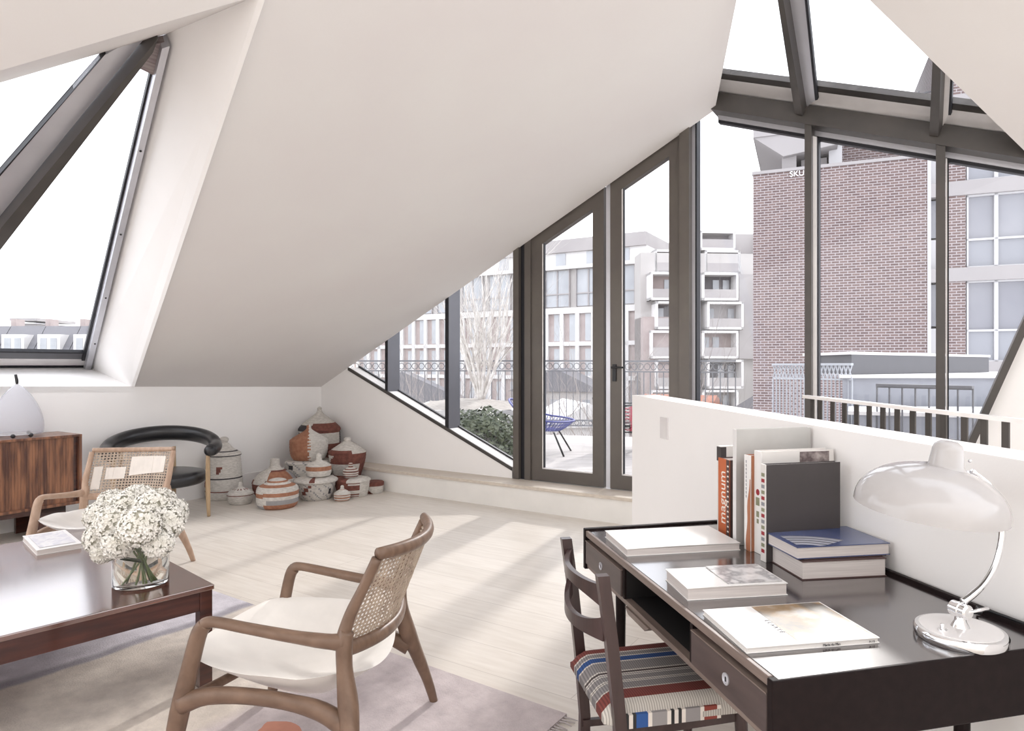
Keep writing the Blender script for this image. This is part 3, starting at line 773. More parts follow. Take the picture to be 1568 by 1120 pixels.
bm = B(); b2(bm, 0.3, 0.31, .39, .875, 0.598, 0.705); link('niche_back', bm, M['desk_in'], desk)
bm = B(); b2(bm, 0.03, 0.30, .3905, .8745, 0.5985, 0.6); b2(bm, 0.03, 0.30, .3905, .8745, 0.7035, 0.7045)
b2(bm, 0.012, 0.30, .8735, .8745, 0.599, 0.704); link('niche_lining', bm, M['desk_in'], desk)
bm = B(); prism(bm, [(0.0, .66, .58), (0.0, .86, .58), (0.0, .83, .562), (0.0, .69, .562)], (0.03, 0, 0)); link('front_block', bm, M['desk_edge'], desk)
for y0, y1, ky in ((.022, .372, .19), (.893, L_ - .022, 1.10)):
    bm = B(); b2(bm, -.002, .02, y0, y1, .600, .690, bev=.003)
    dr = link('drawer', bm, mat('drawer_front_wood', (0.085, 0.06, 0.055), 0.38, col2=(0.06, 0.042, 0.039), scale=3, stretch=(9, 1, 9)), desk)
    bm = B(); b2(bm, -.003, .02, y0, y1, .690, .693); link('drawer_groove', bm, M['desk_edge'], dr)
    bm = B()
    ring = [(.0145, 0), (.0145, .003), (.011, .004), (.010, .001), (0, .001)]
    lathe(bm, ring, 24); bmesh.ops.rotate(bm, verts=bm.verts, cent=(0, 0, 0), matrix=Matrix.Rotation(-PI / 2, 3, 'Y'))
    bmesh.ops.translate(bm, verts=bm.verts, vec=(-.002, ky, .645))
    link('keyhole_ring', bm, M['alu'], dr, smooth=True, angle=40)
    bm = B(); b2(bm, -.0045, -.002, ky - .002, ky + .002, .639, .650); link('keyhole', bm, M['black'], dr)
for x, y in ((.10, .18), (.10, 1.16), (.68, .18), (.68, 1.16)):
    bm = B(); tube(bm, [(x, y, .58), (x, y, .3), (x, y, 0.0)], [.021, .018, .012], 12); link('leg', bm, M['desk'], desk, smooth=True, angle=40)

# ============================================================ books on the desk
def DL(p):                                    # world -> desk local (x across, y along)
    d = p - D0
    return d.dot(DV), d.dot(DU)
def flat_book(name, label, fl, fr, bl, zb, th, cover, group=None, cat='book', spine='front', cov_t=.003, page=None, curl=0.0, soft=False, baseZ=None):
    """lying book; fl, fr, bl = top corner pixels (front left, front right, back left) on its top level"""
    zt = zb + th
    a, b_, c = at_h(*fl, zt), at_h(*fr, zt), at_h(*bl, zt)
    x = V((b_.x - a.x, b_.y - a.y, 0)); wd_ = x.length; ang = math.atan2(x.y, x.x)
    y = V((-math.sin(ang), math.cos(ang), 0)); dp = abs((c - a).dot(y))
    r = root(name, V((a.x, a.y, zb)), ang, label, cat, group)
    o = .003 if not soft else 0.0
    bm = B(); b2(bm, o, wd_ - o, o, dp - o, cov_t, th - cov_t); link('pages', bm, page or M['paper'], r)
    def sheet(z0, z1, mm, nm, cv=0):
        bm = B(); nx = 16; vs = []
        for k, z in ((0, z0), (1, z1)):
            rows = []
            for j in (0, 1):
                row = []
                for i in range(nx + 1):
                    u = i / nx
                    zz = z + cv * (math.sin(PI * u * 1.2) * (1 - j) * 0.5 + (0.6 * u * (1 - j)))
                    row.append(bm.verts.new((wd_ * u, dp * j, zz)))
                rows.append(row)
            vs.append(rows)
        for i in range(nx):
            bm.faces.new((vs[0][0][i], vs[0][1][i], vs[0][1][i + 1], vs[0][0][i + 1]))
            bm.faces.new((vs[1][0][i], vs[1][0][i + 1], vs[1][1][i + 1], vs[1][1][i]))
            for j in (0, 1):
                bm.faces.new((vs[0][j][i], vs[0][j][i + 1], vs[1][j][i + 1], vs[1][j][i]))
        for i in (0, nx):
            bm.faces.new((vs[0][0][i], vs[1][0][i], vs[1][1][i], vs[0][1][i]))
        return link(nm, bm, mm, r)
    sheet(0, cov_t, cover, 'back_cover')
    top = sheet(th - cov_t, th, cover, 'front_cover', curl)
    return r, wd_, dp, th
ZD = 0.7305
k1, kw, kd_, kt = flat_book('large_book', 'large blank white softcover book on the far left corner of the desk', (959.6, 841.4), (1133.8, 832), (921.5, 813), ZD, .026, M['paperwhite'], cov_t=.002, curl=.003)
k2, kw, kd_, kt = flat_book('softcover_book', 'thick softcover book with a pencil sketch cover, middle of the desk', (1052.7, 901.7), (1206.4, 893.6), (1008.5, 872.2), ZD, .035, M['paperwhite'], cov_t=.002, curl=.002)
bm = B(); b2(bm, kw * .42, kw * .97, kd_ * .08, kd_ * .98, kt + .0020, kt + .0042); link('cover_sketch', bm, M['photo_sketch'], k2)
k3, kw, kd_, kt = flat_book('magazine', 'white magazine with a brown photo on its cover at the near edge of the desk', (1143.4, 992.7), (1347, 976.6), (1077.8, 933.8), ZD, .014, M['paperwhite'], cov_t=.002, cat='magazine', page=M['paperwarm'])
bm = B(); b2(bm, kw * .40, kw * .985, kd_ * .02, kd_ * .985, kt, kt + .0005); link('cover_photo', bm, M['photo_brown'], k3)
# title set up the side of the cover, read from the right
m4 = axes((kw * .36, kd_ * .60, kt + .0006), (0, -1, 0), (1, 0, 0)); text_mesh('cover_title', 'E C A R T É', .016, M['inkgrey'], m4, k3)
m4 = axes((kw * .63, -.0005, .0035), (1, 0, 0), (0, 0, 1)); text_mesh('spine_title', 'Marie du Mas', .0085, M['ink'], m4, k3, align='CENTER')
m4 = axes((kw * .94, -.0005, .0035), (1, 0, 0), (0, 0, 1)); text_mesh('spine_number', 'N 15', .0075, M['ink'], m4, k3, align='CENTER')
s1, kw, kd_, kt = flat_book('hardcover_book', 'thick dark hardcover book at the bottom of the stack beside the wall', (1228.6, 860.6), (1357.5, 854.8), (1161.3, 829), ZD, .058, M['brown_cover'], cov_t=.003)
s2b, kw2, kd2, kt2 = flat_book('art_book', 'art book with blue cover and white curved bands, top of the stack', (1220.5, 838.6), (1362.9, 831.6), (1160, 811.9), ZD + .0585 + .004, .038, M['bluecover'], cov_t=.0025, page=M['paper'])
s3 = root('thin_book', s2b.location.copy(), s2b.rotation_euler.z, 'thin dark booklet squeezed between the two stacked books', 'book')
s3.location.z = ZD + .0585
bm = B(); b2(bm, kw2 * .08, kw2 * .97, .004, kd2 * .9, 0, .0035); link('pages', bm, M['brown_cover'], s3)
bm = B()
def arc(bm, cx, cy, r0, r1, a0, a1, z, n=20, mi=0):
    pr_ = None
    for i in range(n + 1):
        a = math.radians(a0 + (a1 - a0) * i / n)
        c = (bm.verts.new((cx + r0 * math.cos(a), cy + r0 * 0.8 * math.sin(a), z)), bm.verts.new((cx + r1 * math.cos(a), cy + r1 * 0.8 * math.sin(a), z)))
        if pr_:
            f = bm.faces.new((pr_[0], pr_[1], c[1], c[0])); f.material_index = mi
        pr_ = c
for k in range(4):
    arc(bm, 0.012, -0.04, .085 + k * .033, .110 + k * .033 + (.008 if k == 3 else 0), 32 - 0 * k, 88, kt2 + .0004, mi=0)
    arc(bm, 0.012, -0.04, .110 + k * .033, .1145 + k * .033, 32, 88, kt2 + .0005, mi=1)
bm2 = bm
for v in list(bm.verts):
    v.co.x = min(max(v.co.x, .003), kw2 - .003); v.co.y = min(max(v.co.y, .003), kd2 - .003)
link('cover_bands', bm, [mat('silver_blue_print', (0.42, 0.42, 0.47), 0.3), M['ink']], s2b)

# upright books: positions from the foot of their spine edges
def up_book(name, label, pxa, pya, pxr, hgt, th, spine_m, face_m, group='upright books at the back of the desk', cat='book', page=None, lean=0, white_edge=False):
    """(pxa,pya) foot of the near spine edge, pxr the right edge's column, th thickness away from us"""
    p = at_h(pxa, pya, ZD)
    # width: go along DV until the sight line px
    r = ray(pxr, 560)
    # p + DV*s on r: (p.x+DV.x s) = r.x (p.y + DV.y s)
    s = (r.x * p.y - p.x) / (DV.x - r.x * DV.y)
    s = min(s, WV - .012 - (p - D0).dot(DV))
    rt = root(name, V((p.x, p.y, ZD)), DA, label, cat, group)
    ct = .003
    bm = B(); b2(bm, ct, s - .004, ct, th - ct, .003, hgt - .004); link('pages', bm, page or M['paper'], rt)
    bm = B(); b2(bm, 0, s, 0, ct, 0, hgt, bev=.0008); link('front_cover', bm, face_m, rt)
    bm = B(); b2(bm, 0, s, th - ct, th, 0, hgt, bev=.0008); link('back_cover', bm, face_m, rt)
    bm = B(); b2(bm, -.002, ct, 0.0, th, 0, hgt, bev=.0008); link('spine', bm, spine_m, rt)
    return rt, s
ub = {}
b1, s = up_book('hardcover_book', 'upright book with an orange spine lettered in cream, left end of the row', 1117.5, 824.6, 1240, .302, .085, M['orange'], M['brown_cover'])
m4 = axes((-.0025, .062, .030), (0, 0, 1), (0, 1, 0)); m4 = axes((-.0026, .030, .045), (0, 0, 1), (0, 1, 0))
text_mesh('spine_title', 'magnum', .062, M['white_ink'], m4, b1)
bm = B(); b2(bm, -.0028, -.002, .0, .022, 0, .302); sp = link('spine_band', bm, M['brown_cover'], b1)
bm = B()
for k in range(14): b2(bm, -.0034, -.0028, .004, .015, .02 + k * .0195, .026 + k * .0195)
link('spine_marks', bm, M['white_ink'], b1)
p = b1.location + DU * .09
b1b = root('hardcover_book', p + V((0.012, 0, 0)), DA, 'white upright book with a grey block on its top corner, behind the orange spine', 'book', 'upright books at the back of the desk')
bm = B(); b2(bm, 0, .20, 0, .03, 0, .345, bev=.001); link('pages', bm, M['paperwarm'], b1b)
bm = B(); b2(bm, -.001, .2, -.0015, 0, 0, .346); link('front_cover', bm, M['paperwarm'], b1b)
bm = B(); b2(bm, -.002, .022, -.0025, .031, .285, .342); link('printed_block', bm, M['dark_cover'], b1b, label='dark grey printed block')
b3, s = up_book('tall_book', 'tallest upright book with plain grey covers', 1127.5, 836.0, 1250.7, .432, .022, M['bwhite'], M['grey_cover'])
b4, s = up_book('hardcover_book', 'upright book with white spine and terracotta curve', 1150, 845.5, 1225, .345, .042, M['paperwhite'], M['terracotta'])
bm = B()
prev = None
for i in range(21):
    z = .0 + i / 20 * .26
    wv = .028 * (1 - .75 * (i / 20) ** 1.6) + .003 * math.sin(i * .6)
    c = (bm.verts.new((-.0024, 0.0, z)), bm.verts.new((-.0024, wv, z)))
    if prev: bm.faces.new((prev[0], prev[1], c[1], c[0]))
    prev = c
link('spine_print', bm, M['terracotta'], b4)
bm = B()
for k in range(10): b2(bm, -.0028, -.0021, .026, .030, .19 + k * .014, .2 + k * .014)
link('spine_letters', bm, M['inkgrey'], b4)
b5, s5 = up_book('hardcover_book', 'white upright book with a red flower on its spine and a photo cover', 1166.5, 850.5, 1283, .365, .045, M['paperwhite'], M['paperwarm'])
bm = B(); lathe(bm, [(0, .0012), (.010, .001), (.0115, 0)], 12); bmesh.ops.rotate(bm, verts=bm.verts, cent=(0, 0, 0), matrix=Matrix.Rotation(-PI / 2, 3, 'Y')); bmesh.ops.translate(bm, verts=bm.verts, vec=(-.0021, .022, .218))
link('spine_flower', bm, M['red'], b5, label='small red flower print')
bm = B()
for k, (z, r_) in enumerate(((.185, .011), (.14, .008), (.115, .006))):
    b2(bm, -.0028, -.002, .022 - r_, .022 + r_, z - r_ * 1.3, z + r_ * 1.3)
link('spine_foliage', bm, M['olive'], b5)
bm = B(); b2(bm, s5 * .52, s5 * .93, -.0012, 0, .25, .360); link('cover_photo', bm, M['photo_grey'], b5)
b6, s6 = up_book('hardcover_book', 'upright charcoal book with red letters, front of the row behind the stack', 1173, 862.0, 1286.7, .332, .030, M['paperwarm'], M['dark_cover'])
bm = B()
for k in range(14): b2(bm, -.0028, -.002, .006, .024, .03 + k * .02, .042 + k * .02, mi=k % 3)
link('spine_print', bm, [M['red'], M['olive'], M['inkgrey']], b6)
m4 = axes((s6 * .12, -.0006, .082), (1, 0, 0), (0, 0, 1)); text_mesh('title_red', 'SAUVETAGE', .020, M['red'], m4, b6)
m4 = axes((s6 * .60, -.0006, .082), (1, 0, 0), (0, 0, 1)); text_mesh('title_black', 'DESIGN', .020, M['ink'], m4, b6)

# ============================================================ desk lamp
LY = 1.607
lampR = V((1.045, LY, ZD))
lamp = root('desk_lamp', lampR, 0, 'white domed desk lamp with chrome curved arm on the desk', 'lamp')
def lp(px, py):                                # in the arm plane, local coordinates
    p = at_d(px, py, LY); return p - lampR
bm = B(); lathe(bm, [(0, 0), (.098, 0), (.101, .004), (.101, .018), (.097, .023), (.088, .0245), (.088, .022)], 64); link('base', bm, M['chrome'], lamp, smooth=True, angle=40)
bm = B(); lathe(bm, [(.0885, .022), (.0885, .0255), (.05, .027), (0, .0275)], 64); link('base_cap', bm, M['white_gloss'], lamp, smooth=True, angle=50, label='white enamelled top of the base')
bm = B(); lathe(bm, [(0, .026), (.011, .026), (.011, .029), (.005, .030), (.005, .040), (.0035, .042), (0, .0425)], 16, c=(-.056, -.02, 0)); link('switch', bm, M['chrome'], lamp, smooth=True, angle=40)
bm = B(); lathe(bm, [(0, .026), (.021, .026), (.019, .031), (.013, .042), (.012, .052), (0, .052)], 20); link('stem', bm, M['chrome'], lamp, smooth=True, angle=50)
bm = B(); jc = V((0.0, 0, .068))
lathe(bm, [(0, -.024), (.014, -.024), (.018, -.02), (.018, -.006), (.020, -.004), (.020, .004), (.018, .006), (.018, .02), (.014, .024), (0, .024)], 24)
bmesh.ops.rotate(bm, verts=bm.verts, cent=(0, 0, 0), matrix=Matrix.Rotation(PI / 2, 3, 'X') @ Matrix.Rotation(0.3, 3, 'Y')); bmesh.ops.translate(bm, verts=bm.verts, vec=jc)
link('joint', bm, M['chrome'], lamp, smooth=True, angle=40)
bm = B(); tube(bm, [jc + V((0, -.02, 0)), jc + V((.03, -.02, .006)), jc + V((.055, -.02, .010))], [.004, .004, .005], 8); link('wing_screw', bm, M['chrome'], lamp, smooth=True)
bm = B()
arm = [lp(1474, 922), lp(1488, 912), lp(1508, 893), lp(1524, 866), lp(1533, 832), lp(1535, 796), lp(1529, 765), lp(1513, 742), lp(1488, 722)]
tube(bm, arm, [.009, .0085, .0075, .0075, .0075, .0075, .0075, .0075, .007], 14, sub=4)
link('arm', bm, M['chrome'], lamp, smooth=True)
# shade
sc_ = lp(1422, 780); 
tilt = Matrix.Rotation(math.radians(4), 3, 'Y') @ Matrix.Rotation(math.radians(5), 3, 'X')
R_ = .168
prof = [(R_ * math.cos(a_), .001 + .112 * math.sin(a_) ** .92) for a_ in [math.radians(q) for q in range(0, 80, 5)]] + [(.030, .1125)]
inner = [(r_ - .003, z - .002) for r_, z in prof[1:]][::-1]
inner = [(0.0, .103)] + inner
bm = B(); lathe(bm, inner + prof + [(0, .110)], 72)
bmesh.ops.translate(bm, verts=bm.verts, vec=(0, 0, 0)); bmesh.ops.rotate(bm, verts=bm.verts, cent=(0, 0, 0), matrix=tilt); bmesh.ops.translate(bm, verts=bm.verts, vec=sc_)
shade = link('shade', bm, M['lamp_white'], lamp, smooth=True, angle=60)
bm = B(); lathe(bm, [(.045, .098), (.046, .106), (.041, .112), (.038, .118), (.0335, .155), (.030, .166), (.020, .174), (0, .1765)], 40, c=(.020, 0, 0))
bmesh.ops.rotate(bm, verts=bm.verts, cent=(0, 0, 0), matrix=tilt); bmesh.ops.translate(bm, verts=bm.verts, vec=sc_ + V((.008, 0, -.004)))
link('socket_housing', bm, M['lamp_white'], lamp, smooth=True, angle=60)
for q in ((1486, 706), (1482, 723)):
    bm = B(); c = lp(*q) + V((-.004, -.004, 0)); bmesh.ops.create_icosphere(bm, subdivisions=2, radius=.0045, matrix=Matrix.Translation(c)); link('housing_screw', bm, M['chrome'], lamp, smooth=True)
bm = B(); bmesh.ops.create_uvsphere(bm, u_segments=20, v_segments=12, radius=.03, matrix=Matrix.Translation(sc_ + V((.01, 0, .05)))); link('bulb', bm, M['paperwhite'], lamp, smooth=True)
bm = B(); c0 = V((.07, .075, .006))
tube(bm, [c0, c0 + V((.03, .035, .012)), c0 + V((.06, .04, .012)), DP(.20, WV - .03, ZD + .012) - lampR, DP(-.1, WV - .03, ZD + .02) - lampR], .004, 6, sub=4)
link('cord', bm, M['black'], lamp, smooth=True)

# ============================================================ striped chair at the desk
cw = .41
p_far = at_h(868, 823, .82); p_near = at_h(925, 881, .82)
cm = (p_far + p_near) / 2
cang = math.radians(12.0)
CH = root('dining_chair', V((cm.x + .02, cm.y, 0)), cang, 'dark wooden chair with a striped woven seat pulled up to the desk', 'chair')
# local x forward (toward desk), y left (far side)
hwid = .198
def post(sy):
    bm = B()
    for z0, z1, x0, x1 in ((0, .22, .035, .04), (.22, .44, .04, .022), (.44, .64, .022, 0.0), (.64, .82, 0.0, -.025)):
        a = [(x0 - .017, sy * hwid - .014, z0), (x0 + .017, sy * hwid - .014, z0), (x0 + .017, sy * hwid + .014, z0), (x0 - .017, sy * hwid + .014, z0)]
        b_ = [(x1 - .017, sy * hwid - .014, z1), (x1 + .017, sy * hwid - .014, z1), (x1 + .017, sy * hwid + .014, z1), (x1 - .017, sy * hwid + .014, z1)]
        va = [bm.verts.new(q) for q in a]; vb = [bm.verts.new(q) for q in b_]
        bm.faces.new(va); bm.faces.new(vb)
        for i in range(4): bm.faces.new((va[i], va[(i + 1) % 4], vb[(i + 1) % 4], vb[i]))
    bmesh.ops.remove_doubles(bm, verts=bm.verts, dist=.0005)
    return link('back_leg', bm, M['chairwood'], CH)
post(1); post(-1)
# curved back slat with a long oval opening: two bowed rails that merge at the ends
bm = B(); n = 28
def rail(zc, dz, bow):
    prev = None
    for i in range(n + 1):
        u = -1 + 2 * i / n
        y = u * (hwid - .01); x = -.012 - .050 * (1 - u * u)
        edge = abs(u) ** 3
        zc_ = zc + bow * (1 - abs(u) ** 2.2)
        h_ = dz * (1 + .9 * edge)
        c = [bm.verts.new((x + dx, y, zc_ + s_ * h_)) for dx, s_ in ((-.008, -1), (.008, -1), (.008, 1), (-.008, 1))]
        if prev:
            for k in range(4): bm.faces.new((prev[k], prev[(k + 1) % 4], c[(k + 1) % 4], c[k]))
        else: bm.faces.new(c)
        prev = c
    bm.faces.new(prev)
rail(.755, .017, .012); link('back_rail', bm, M['chairwood'], CH)
bm = B(); rail(.665, .018, -.022); link('back_rail', bm, M['chairwood'], CH)
for sy in (1, -1):
    bm = B(); tube(bm, [(.40, sy * .185, .41), (.41, sy * .19, .2), (.415, sy * .19, 0)], [.020, .017, .012], 10); link('front_leg', bm, M['chairwood'], CH, smooth=True, angle=40)
    bm = B(); beam(bm, (.03, sy * .185, .20), (.405, sy * .185, .19), .016, .022); link('stretcher', bm, M['chairwood'], CH)
    bm = B(); beam(bm, (.035, sy * .18, .375), (.40, sy * .18, .385), .018, .045); link('seat_rail', bm, M['chairwood'], CH)
# striped upholstered seat
def stripe_mat():
    m = bpy.data.materials.new('striped_woven_fabric'); m.use_nodes = True
    nt = m.node_tree; b = nt.nodes['Principled BSDF']; b.inputs['Roughness'].default_value = .85
    tc = nt.nodes.new('ShaderNodeTexCoord'); sx = nt.nodes.new('ShaderNodeSeparateXYZ'); nt.links.new(tc.outputs['Object'], sx.inputs[0])
    mr = nt.nodes.new('ShaderNodeMapRange'); mr.inputs['From Min'].default_value = .172; mr.inputs['From Max'].default_value = -.188
    nt.links.new(sx.outputs[1], mr.inputs['Value'])
    cr = nt.nodes.new('ShaderNodeValToRGB'); cr.color_ramp.interpolation = 'CONSTANT'; nt.links.new(mr.outputs[0], cr.inputs[0])
    red = (.16, .035, .028, 1); wh = (.50, .465, .42, 1); gr = (.20, .185, .185, 1); bl = (.02, .06, .19, 1); dk = (.05, .035, .035, 1)
    st = [(0, red), (.11, wh), (.13, gr), (.185, wh), (.20, bl), (.27, wh), (.29, gr), (.43, wh), (.45, dk), (.48, wh), (.50, gr), (.515, wh), (.53, gr), (.61, wh), (.63, dk), (.64, wh), (.655, gr), (.76, wh), (.775, red), (.90, wh)]
    e = cr.color_ramp.elements
    e[0].position = 0; e[0].color = red; e[1].position = .92; e[1].color = wh
    for p_, c_ in st[1:19]:
        q = e.new(p_); q.color = c_
    # fine cross ribs
    wv = nt.nodes.new('ShaderNodeTexWave'); wv.bands_direction = 'X'; wv.inputs['Scale'].default_value = 42
    nt.links.new(tc.outputs['Object'], wv.inputs['Vector'])
    c2 = nt.nodes.new('ShaderNodeValToRGB'); c2.color_ramp.elements[0].color = (.62, .62, .62, 1); c2.color_ramp.elements[0].position = .3; c2.color_ramp.elements[1].color = (1.15, 1.15, 1.15, 1); c2.color_ramp.elements[1].position = .6
    nt.links.new(wv.outputs['Fac'], c2.inputs[0])
    mx = nt.nodes.new('ShaderNodeMix'); mx.data_type = 'RGBA'; mx.blend_type = 'MULTIPLY'; mx.inputs[0].default_value = .8
    nt.links.new(cr.outputs[0], mx.inputs[6]); nt.links.new(c2.outputs[0], mx.inputs[7]); nt.links.new(mx.outputs[2], b.inputs['Base Color'])
    return m
bm = B(); nx, ny = 20, 24
grid = {}
def edge_round(u):  # 0..1 -> drop at the borders
    d = min(u, 1 - u); return 1 - (1 - min(d / .12, 1)) ** 2
for s_ in (0, 1):
    for i in range(nx + 1):
        for j in range(ny + 1):
            u, v_ = i / nx, j / ny
            sq = .5 * (1 - .10 * (1 - u))
            x = -.015 + .44 * u
            rd_ = .02 * (1 - edge_round(u)) 
            y = (v_ - .5) * 2 * .205 * (1 - .05 * (1 - u)) * (1 - .08 * (1 - edge_round(u)))
            zt_ = .405 + .035 * edge_round(u) * edge_round(v_) ** .7 + .006 - .014 * math.sin(PI * v_) * 0 + .010 * abs(v_ - .5) * 2 * edge_round(v_)
            z = zt_ if s_ else .395
            grid[(s_, i, j)] = bm.verts.new((x, y, z))
for i in range(nx):
    for j in range(ny):
        bm.faces.new([grid[(1, i, j)], grid[(1, i + 1, j)], grid[(1, i + 1, j + 1)], grid[(1, i, j + 1)]])
        bm.faces.new([grid[(0, i, j)], grid[(0, i, j + 1)], grid[(0, i + 1, j + 1)], grid[(0, i + 1, j)]])
for i in range(nx):
    for j in (0, ny): bm.faces.new([grid[(0, i, j)], grid[(0, i + 1, j)], grid[(1, i + 1, j)], grid[(1, i, j)]])
for j in range(ny):
    for i in (0, nx): bm.faces.new([grid[(0, i, j)], grid[(0, i, j + 1)], grid[(1, i, j + 1)], grid[(1, i, j)]])
seat = link('seat', bm, stripe_mat(), CH, smooth=True, angle=50)
# side facing strip with crosswise coloured blocks
bm = B()
cols = ['w', 'k', 'w', 'k', 'b', 'w', 'g', 'w', 'k', 'w', 'k', 'w', 'g', 'w', 'r', 'w']
x = .03
rn = random.Random(8)
for i, c in enumerate(cols):
    d_ = {'w': .012, 'k': .010, 'b': .035, 'g': .045, 'r': .04}[c]
    b2(bm, x, x + d_, -.2015, -.190, .386, .424, mi={'w': 0, 'k': 1, 'b': 2, 'g': 3, 'r': 4}[c]); x += d_
link('seat_side_band', bm, [M['cane_pale'], M['black'], mat('woven_blue', (.03, .09, .28), .85), mat('woven_grey', (.3, .28, .28), .85), mat('woven_red', (.26, .055, .04), .85)], seat)

# ============================================================ coffee table
TH = .45
T0 = at_h(328.6, 895, TH)
te1 = math.radians(48.6 + 180)                 # along the near edge, towards the left of the frame
ct = root('coffee_table', V((T0.x, T0.y, 0)), te1, 'large square rosewood coffee table with a polished top', 'table')
# local x along near edge; local y = away to the right/far side is -y (rotate -90)
e1v = V((math.cos(te1), math.sin(te1), 0)); e2v = V((math.sin(te1), -math.cos(te1), 0))   # = local -y
TW, TL = 1.50, 1.52
def tb(bm, a0, a1, c0, c1, z0, z1, bev=0.0): return b2(bm, a0, a1, -c1, -c0, z0, z1, bev=bev)
M['tabletop'] = mat('polished_tabletop', (0.15, 0.052, 0.030), 0.17, col2=(0.08, 0.028, 0.018), scale=3, stretch=(1, 9, 9), contrast=(0.35, 0.65), detail=6, coat=1.0, coat_r=0.12, ior=1.6)
M['tabletop'].node_tree.nodes['Principled BSDF'].inputs['Coat IOR'].default_value = 2.1
bm = B(); tb(bm, 0, TL, 0, TW, TH - .022, TH, bev=.004); link('tabletop', bm, M['tabletop'], ct)
for args in ((.035, TL - .035, .012, .034), (.035, TL - .035, TW - .034, TW - .012)):
    bm = B(); tb(bm, *args, TH - .105, TH - .022); link('apron', bm, M['rosewood'], ct)
for args in ((.012, .034, .035, TW - .035), (TL - .034, TL - .012, .035, TW - .035)):
    bm = B(); tb(bm, *args, TH - .105, TH - .022); link('apron', bm, M['rosewood'], ct)
for a, c in ((.032, .032), (TL - .032, .032), (.032, TW - .032), (TL - .032, TW - .032)):
    bm = B(); tb(bm, a - .026, a + .026, c - .026, c + .026, 0.0, TH - .02, bev=.003); link('leg', bm, M['rosewood'], ct)

# magazine on the coffee table
def TL_(px, py, h=TH): return at_h(px, py, h)
mg, kw, kd_, kt = flat_book('magazine', 'white patterned magazine lying on the coffee table', (56, 843.5), (126, 832), (19, 823.5), TH + .0005, .026, M['paperwhite'], cov_t=.002, cat='magazine', curl=.001)
bm = B(); b2(bm, kw * .1, kw * .9, kd_ * .1, kd_ * .9, kt + .0018, kt + .0030); link('cover_print', bm, M['photo_pale'], mg)

# ============================================================ vase with hydrangeas
vc = at_h(216, 893, TH)
vase = root('vase', V((vc.x, vc.y, TH)), 0, 'round clear glass vase of hydrangeas on the coffee table corner', 'vase')
GR, GH = .108, .185
m = bpy.data.materials.new('vase_glass'); m.use_nodes = True
b_ = m.node_tree.nodes['Principled BSDF']; b_.inputs['Transmission Weight'].default_value = 1; b_.inputs['Roughness'].default_value = 0.01; b_.inputs['IOR'].default_value = 1.45; b_.inputs['Base Color'].default_value = (.93, .93, .90, 1)
bm = B(); lathe(bm, [(0, 0), (GR - .004, 0), (GR, .004), (GR, GH), (GR - .002, GH + .001), (GR - .005, GH), (GR - .005, .016), (GR - .012, .012), (0, .012)], 64)
link('glass_body', bm, m, vase, smooth=True, angle=50)
rnd = random.Random(11)
# floret head mesh
def head_mesh(r):
    bm = B()
    bmesh.ops.create_icosphere(bm, subdivisions=2, radius=r * .90)
    for f in bm.faces: f.material_index = 1; f.smooth = True
    N = 560
    for i in range(N):
        z = 1 - 2 * (i + .5) / N
        a = i * 2.39996
        s_ = math.sqrt(1 - z * z)
        nrm = V((s_ * math.cos(a), s_ * math.sin(a), z))
        nrm = (nrm + V((rnd.uniform(-.18, .18), rnd.uniform(-.18, .18), rnd.uniform(-.18, .18)))).normalized()
        c = nrm * r * rnd.uniform(.93, 1.05) * (1 + .05 * math.sin(nrm.x * 23) * math.sin(nrm.y * 21) * math.sin(nrm.z * 22))
        x = nrm.orthogonal().normalized(); x = Matrix.Rotation(rnd.uniform(0, PI), 3, nrm) @ x; y = nrm.cross(x)
        ps = .0085 * rnd.uniform(.85, 1.2)
        for k in range(4):
            ca, sa = math.cos(k * PI / 2), math.sin(k * PI / 2)
            d = x * ca + y * sa; e = y * ca - x * sa
            v = [bm.verts.new(c), bm.verts.new(c + d * ps * .55 + e * ps * .5 + nrm * .002), bm.verts.new(c + d * ps * 1.15 + nrm * .006 * rnd.uniform(.2, 1.4)), bm.verts.new(c + d * ps * .55 - e * ps * .5 + nrm * .002)]
            f = bm.faces.new(v); f.material_index = 0; f.smooth = False
    return bm
heads = []
def fl_px(px, py, d): return at_d(px, py, d)
spots = [(172, 800, 2.76, .078), (215, 806, 2.66, .084), (258, 800, 2.78, .074), (150, 826, 2.82, .066), (192, 775, 2.84, .076), (236, 773, 2.80, .078),
         (268, 783, 2.95, .066), (150, 790, 2.98, .068), (213, 762, 2.98, .074), (180, 836, 2.72, .062), (245, 835, 2.72, .060), (170, 768, 3.05, .066), (250, 765, 3.04, .064), (155, 850, 2.80, .045)]
top = V((vc.x, vc.y, TH))
for i, (px, py, d, r_) in enumerate(spots):
    px, py, r_ = 205 + (px - 205) * .94, 808 + (py - 808) * .90, r_ * .93
    c = at_d(px, py, d)
    hd = link('hydrangea', head_mesh(r_), [M['petal'], M['petalcore']], label='white hydrangea head in the glass vase bouquet', cat='flower', group='white hydrangeas in the vase')
    hd.location = c
    bm = B()
    dirv = (c - (top + V((0, 0, GH)))); dirv.z = 0
    rim = top + V((dirv.x, dirv.y, 0)).normalized() * (GR - .03) * rnd.uniform(.4, .95) + V((0, 0, GH - .01))
    foot = top + V((-dirv.x + rnd.uniform(-.05, .05), -dirv.y + rnd.uniform(-.05, .05), 0)).normalized() * (GR - .03) * rnd.uniform(.3, .95) + V((0, 0, .02))
    tube(bm, [foot - c, rim - c, V((0, 0, -r_ * .3)) + (V((0, 0, 0)))], [.004, .0042, .004], 6, sub=4)
    link('stem', bm, M['stem'], hd, smooth=True)
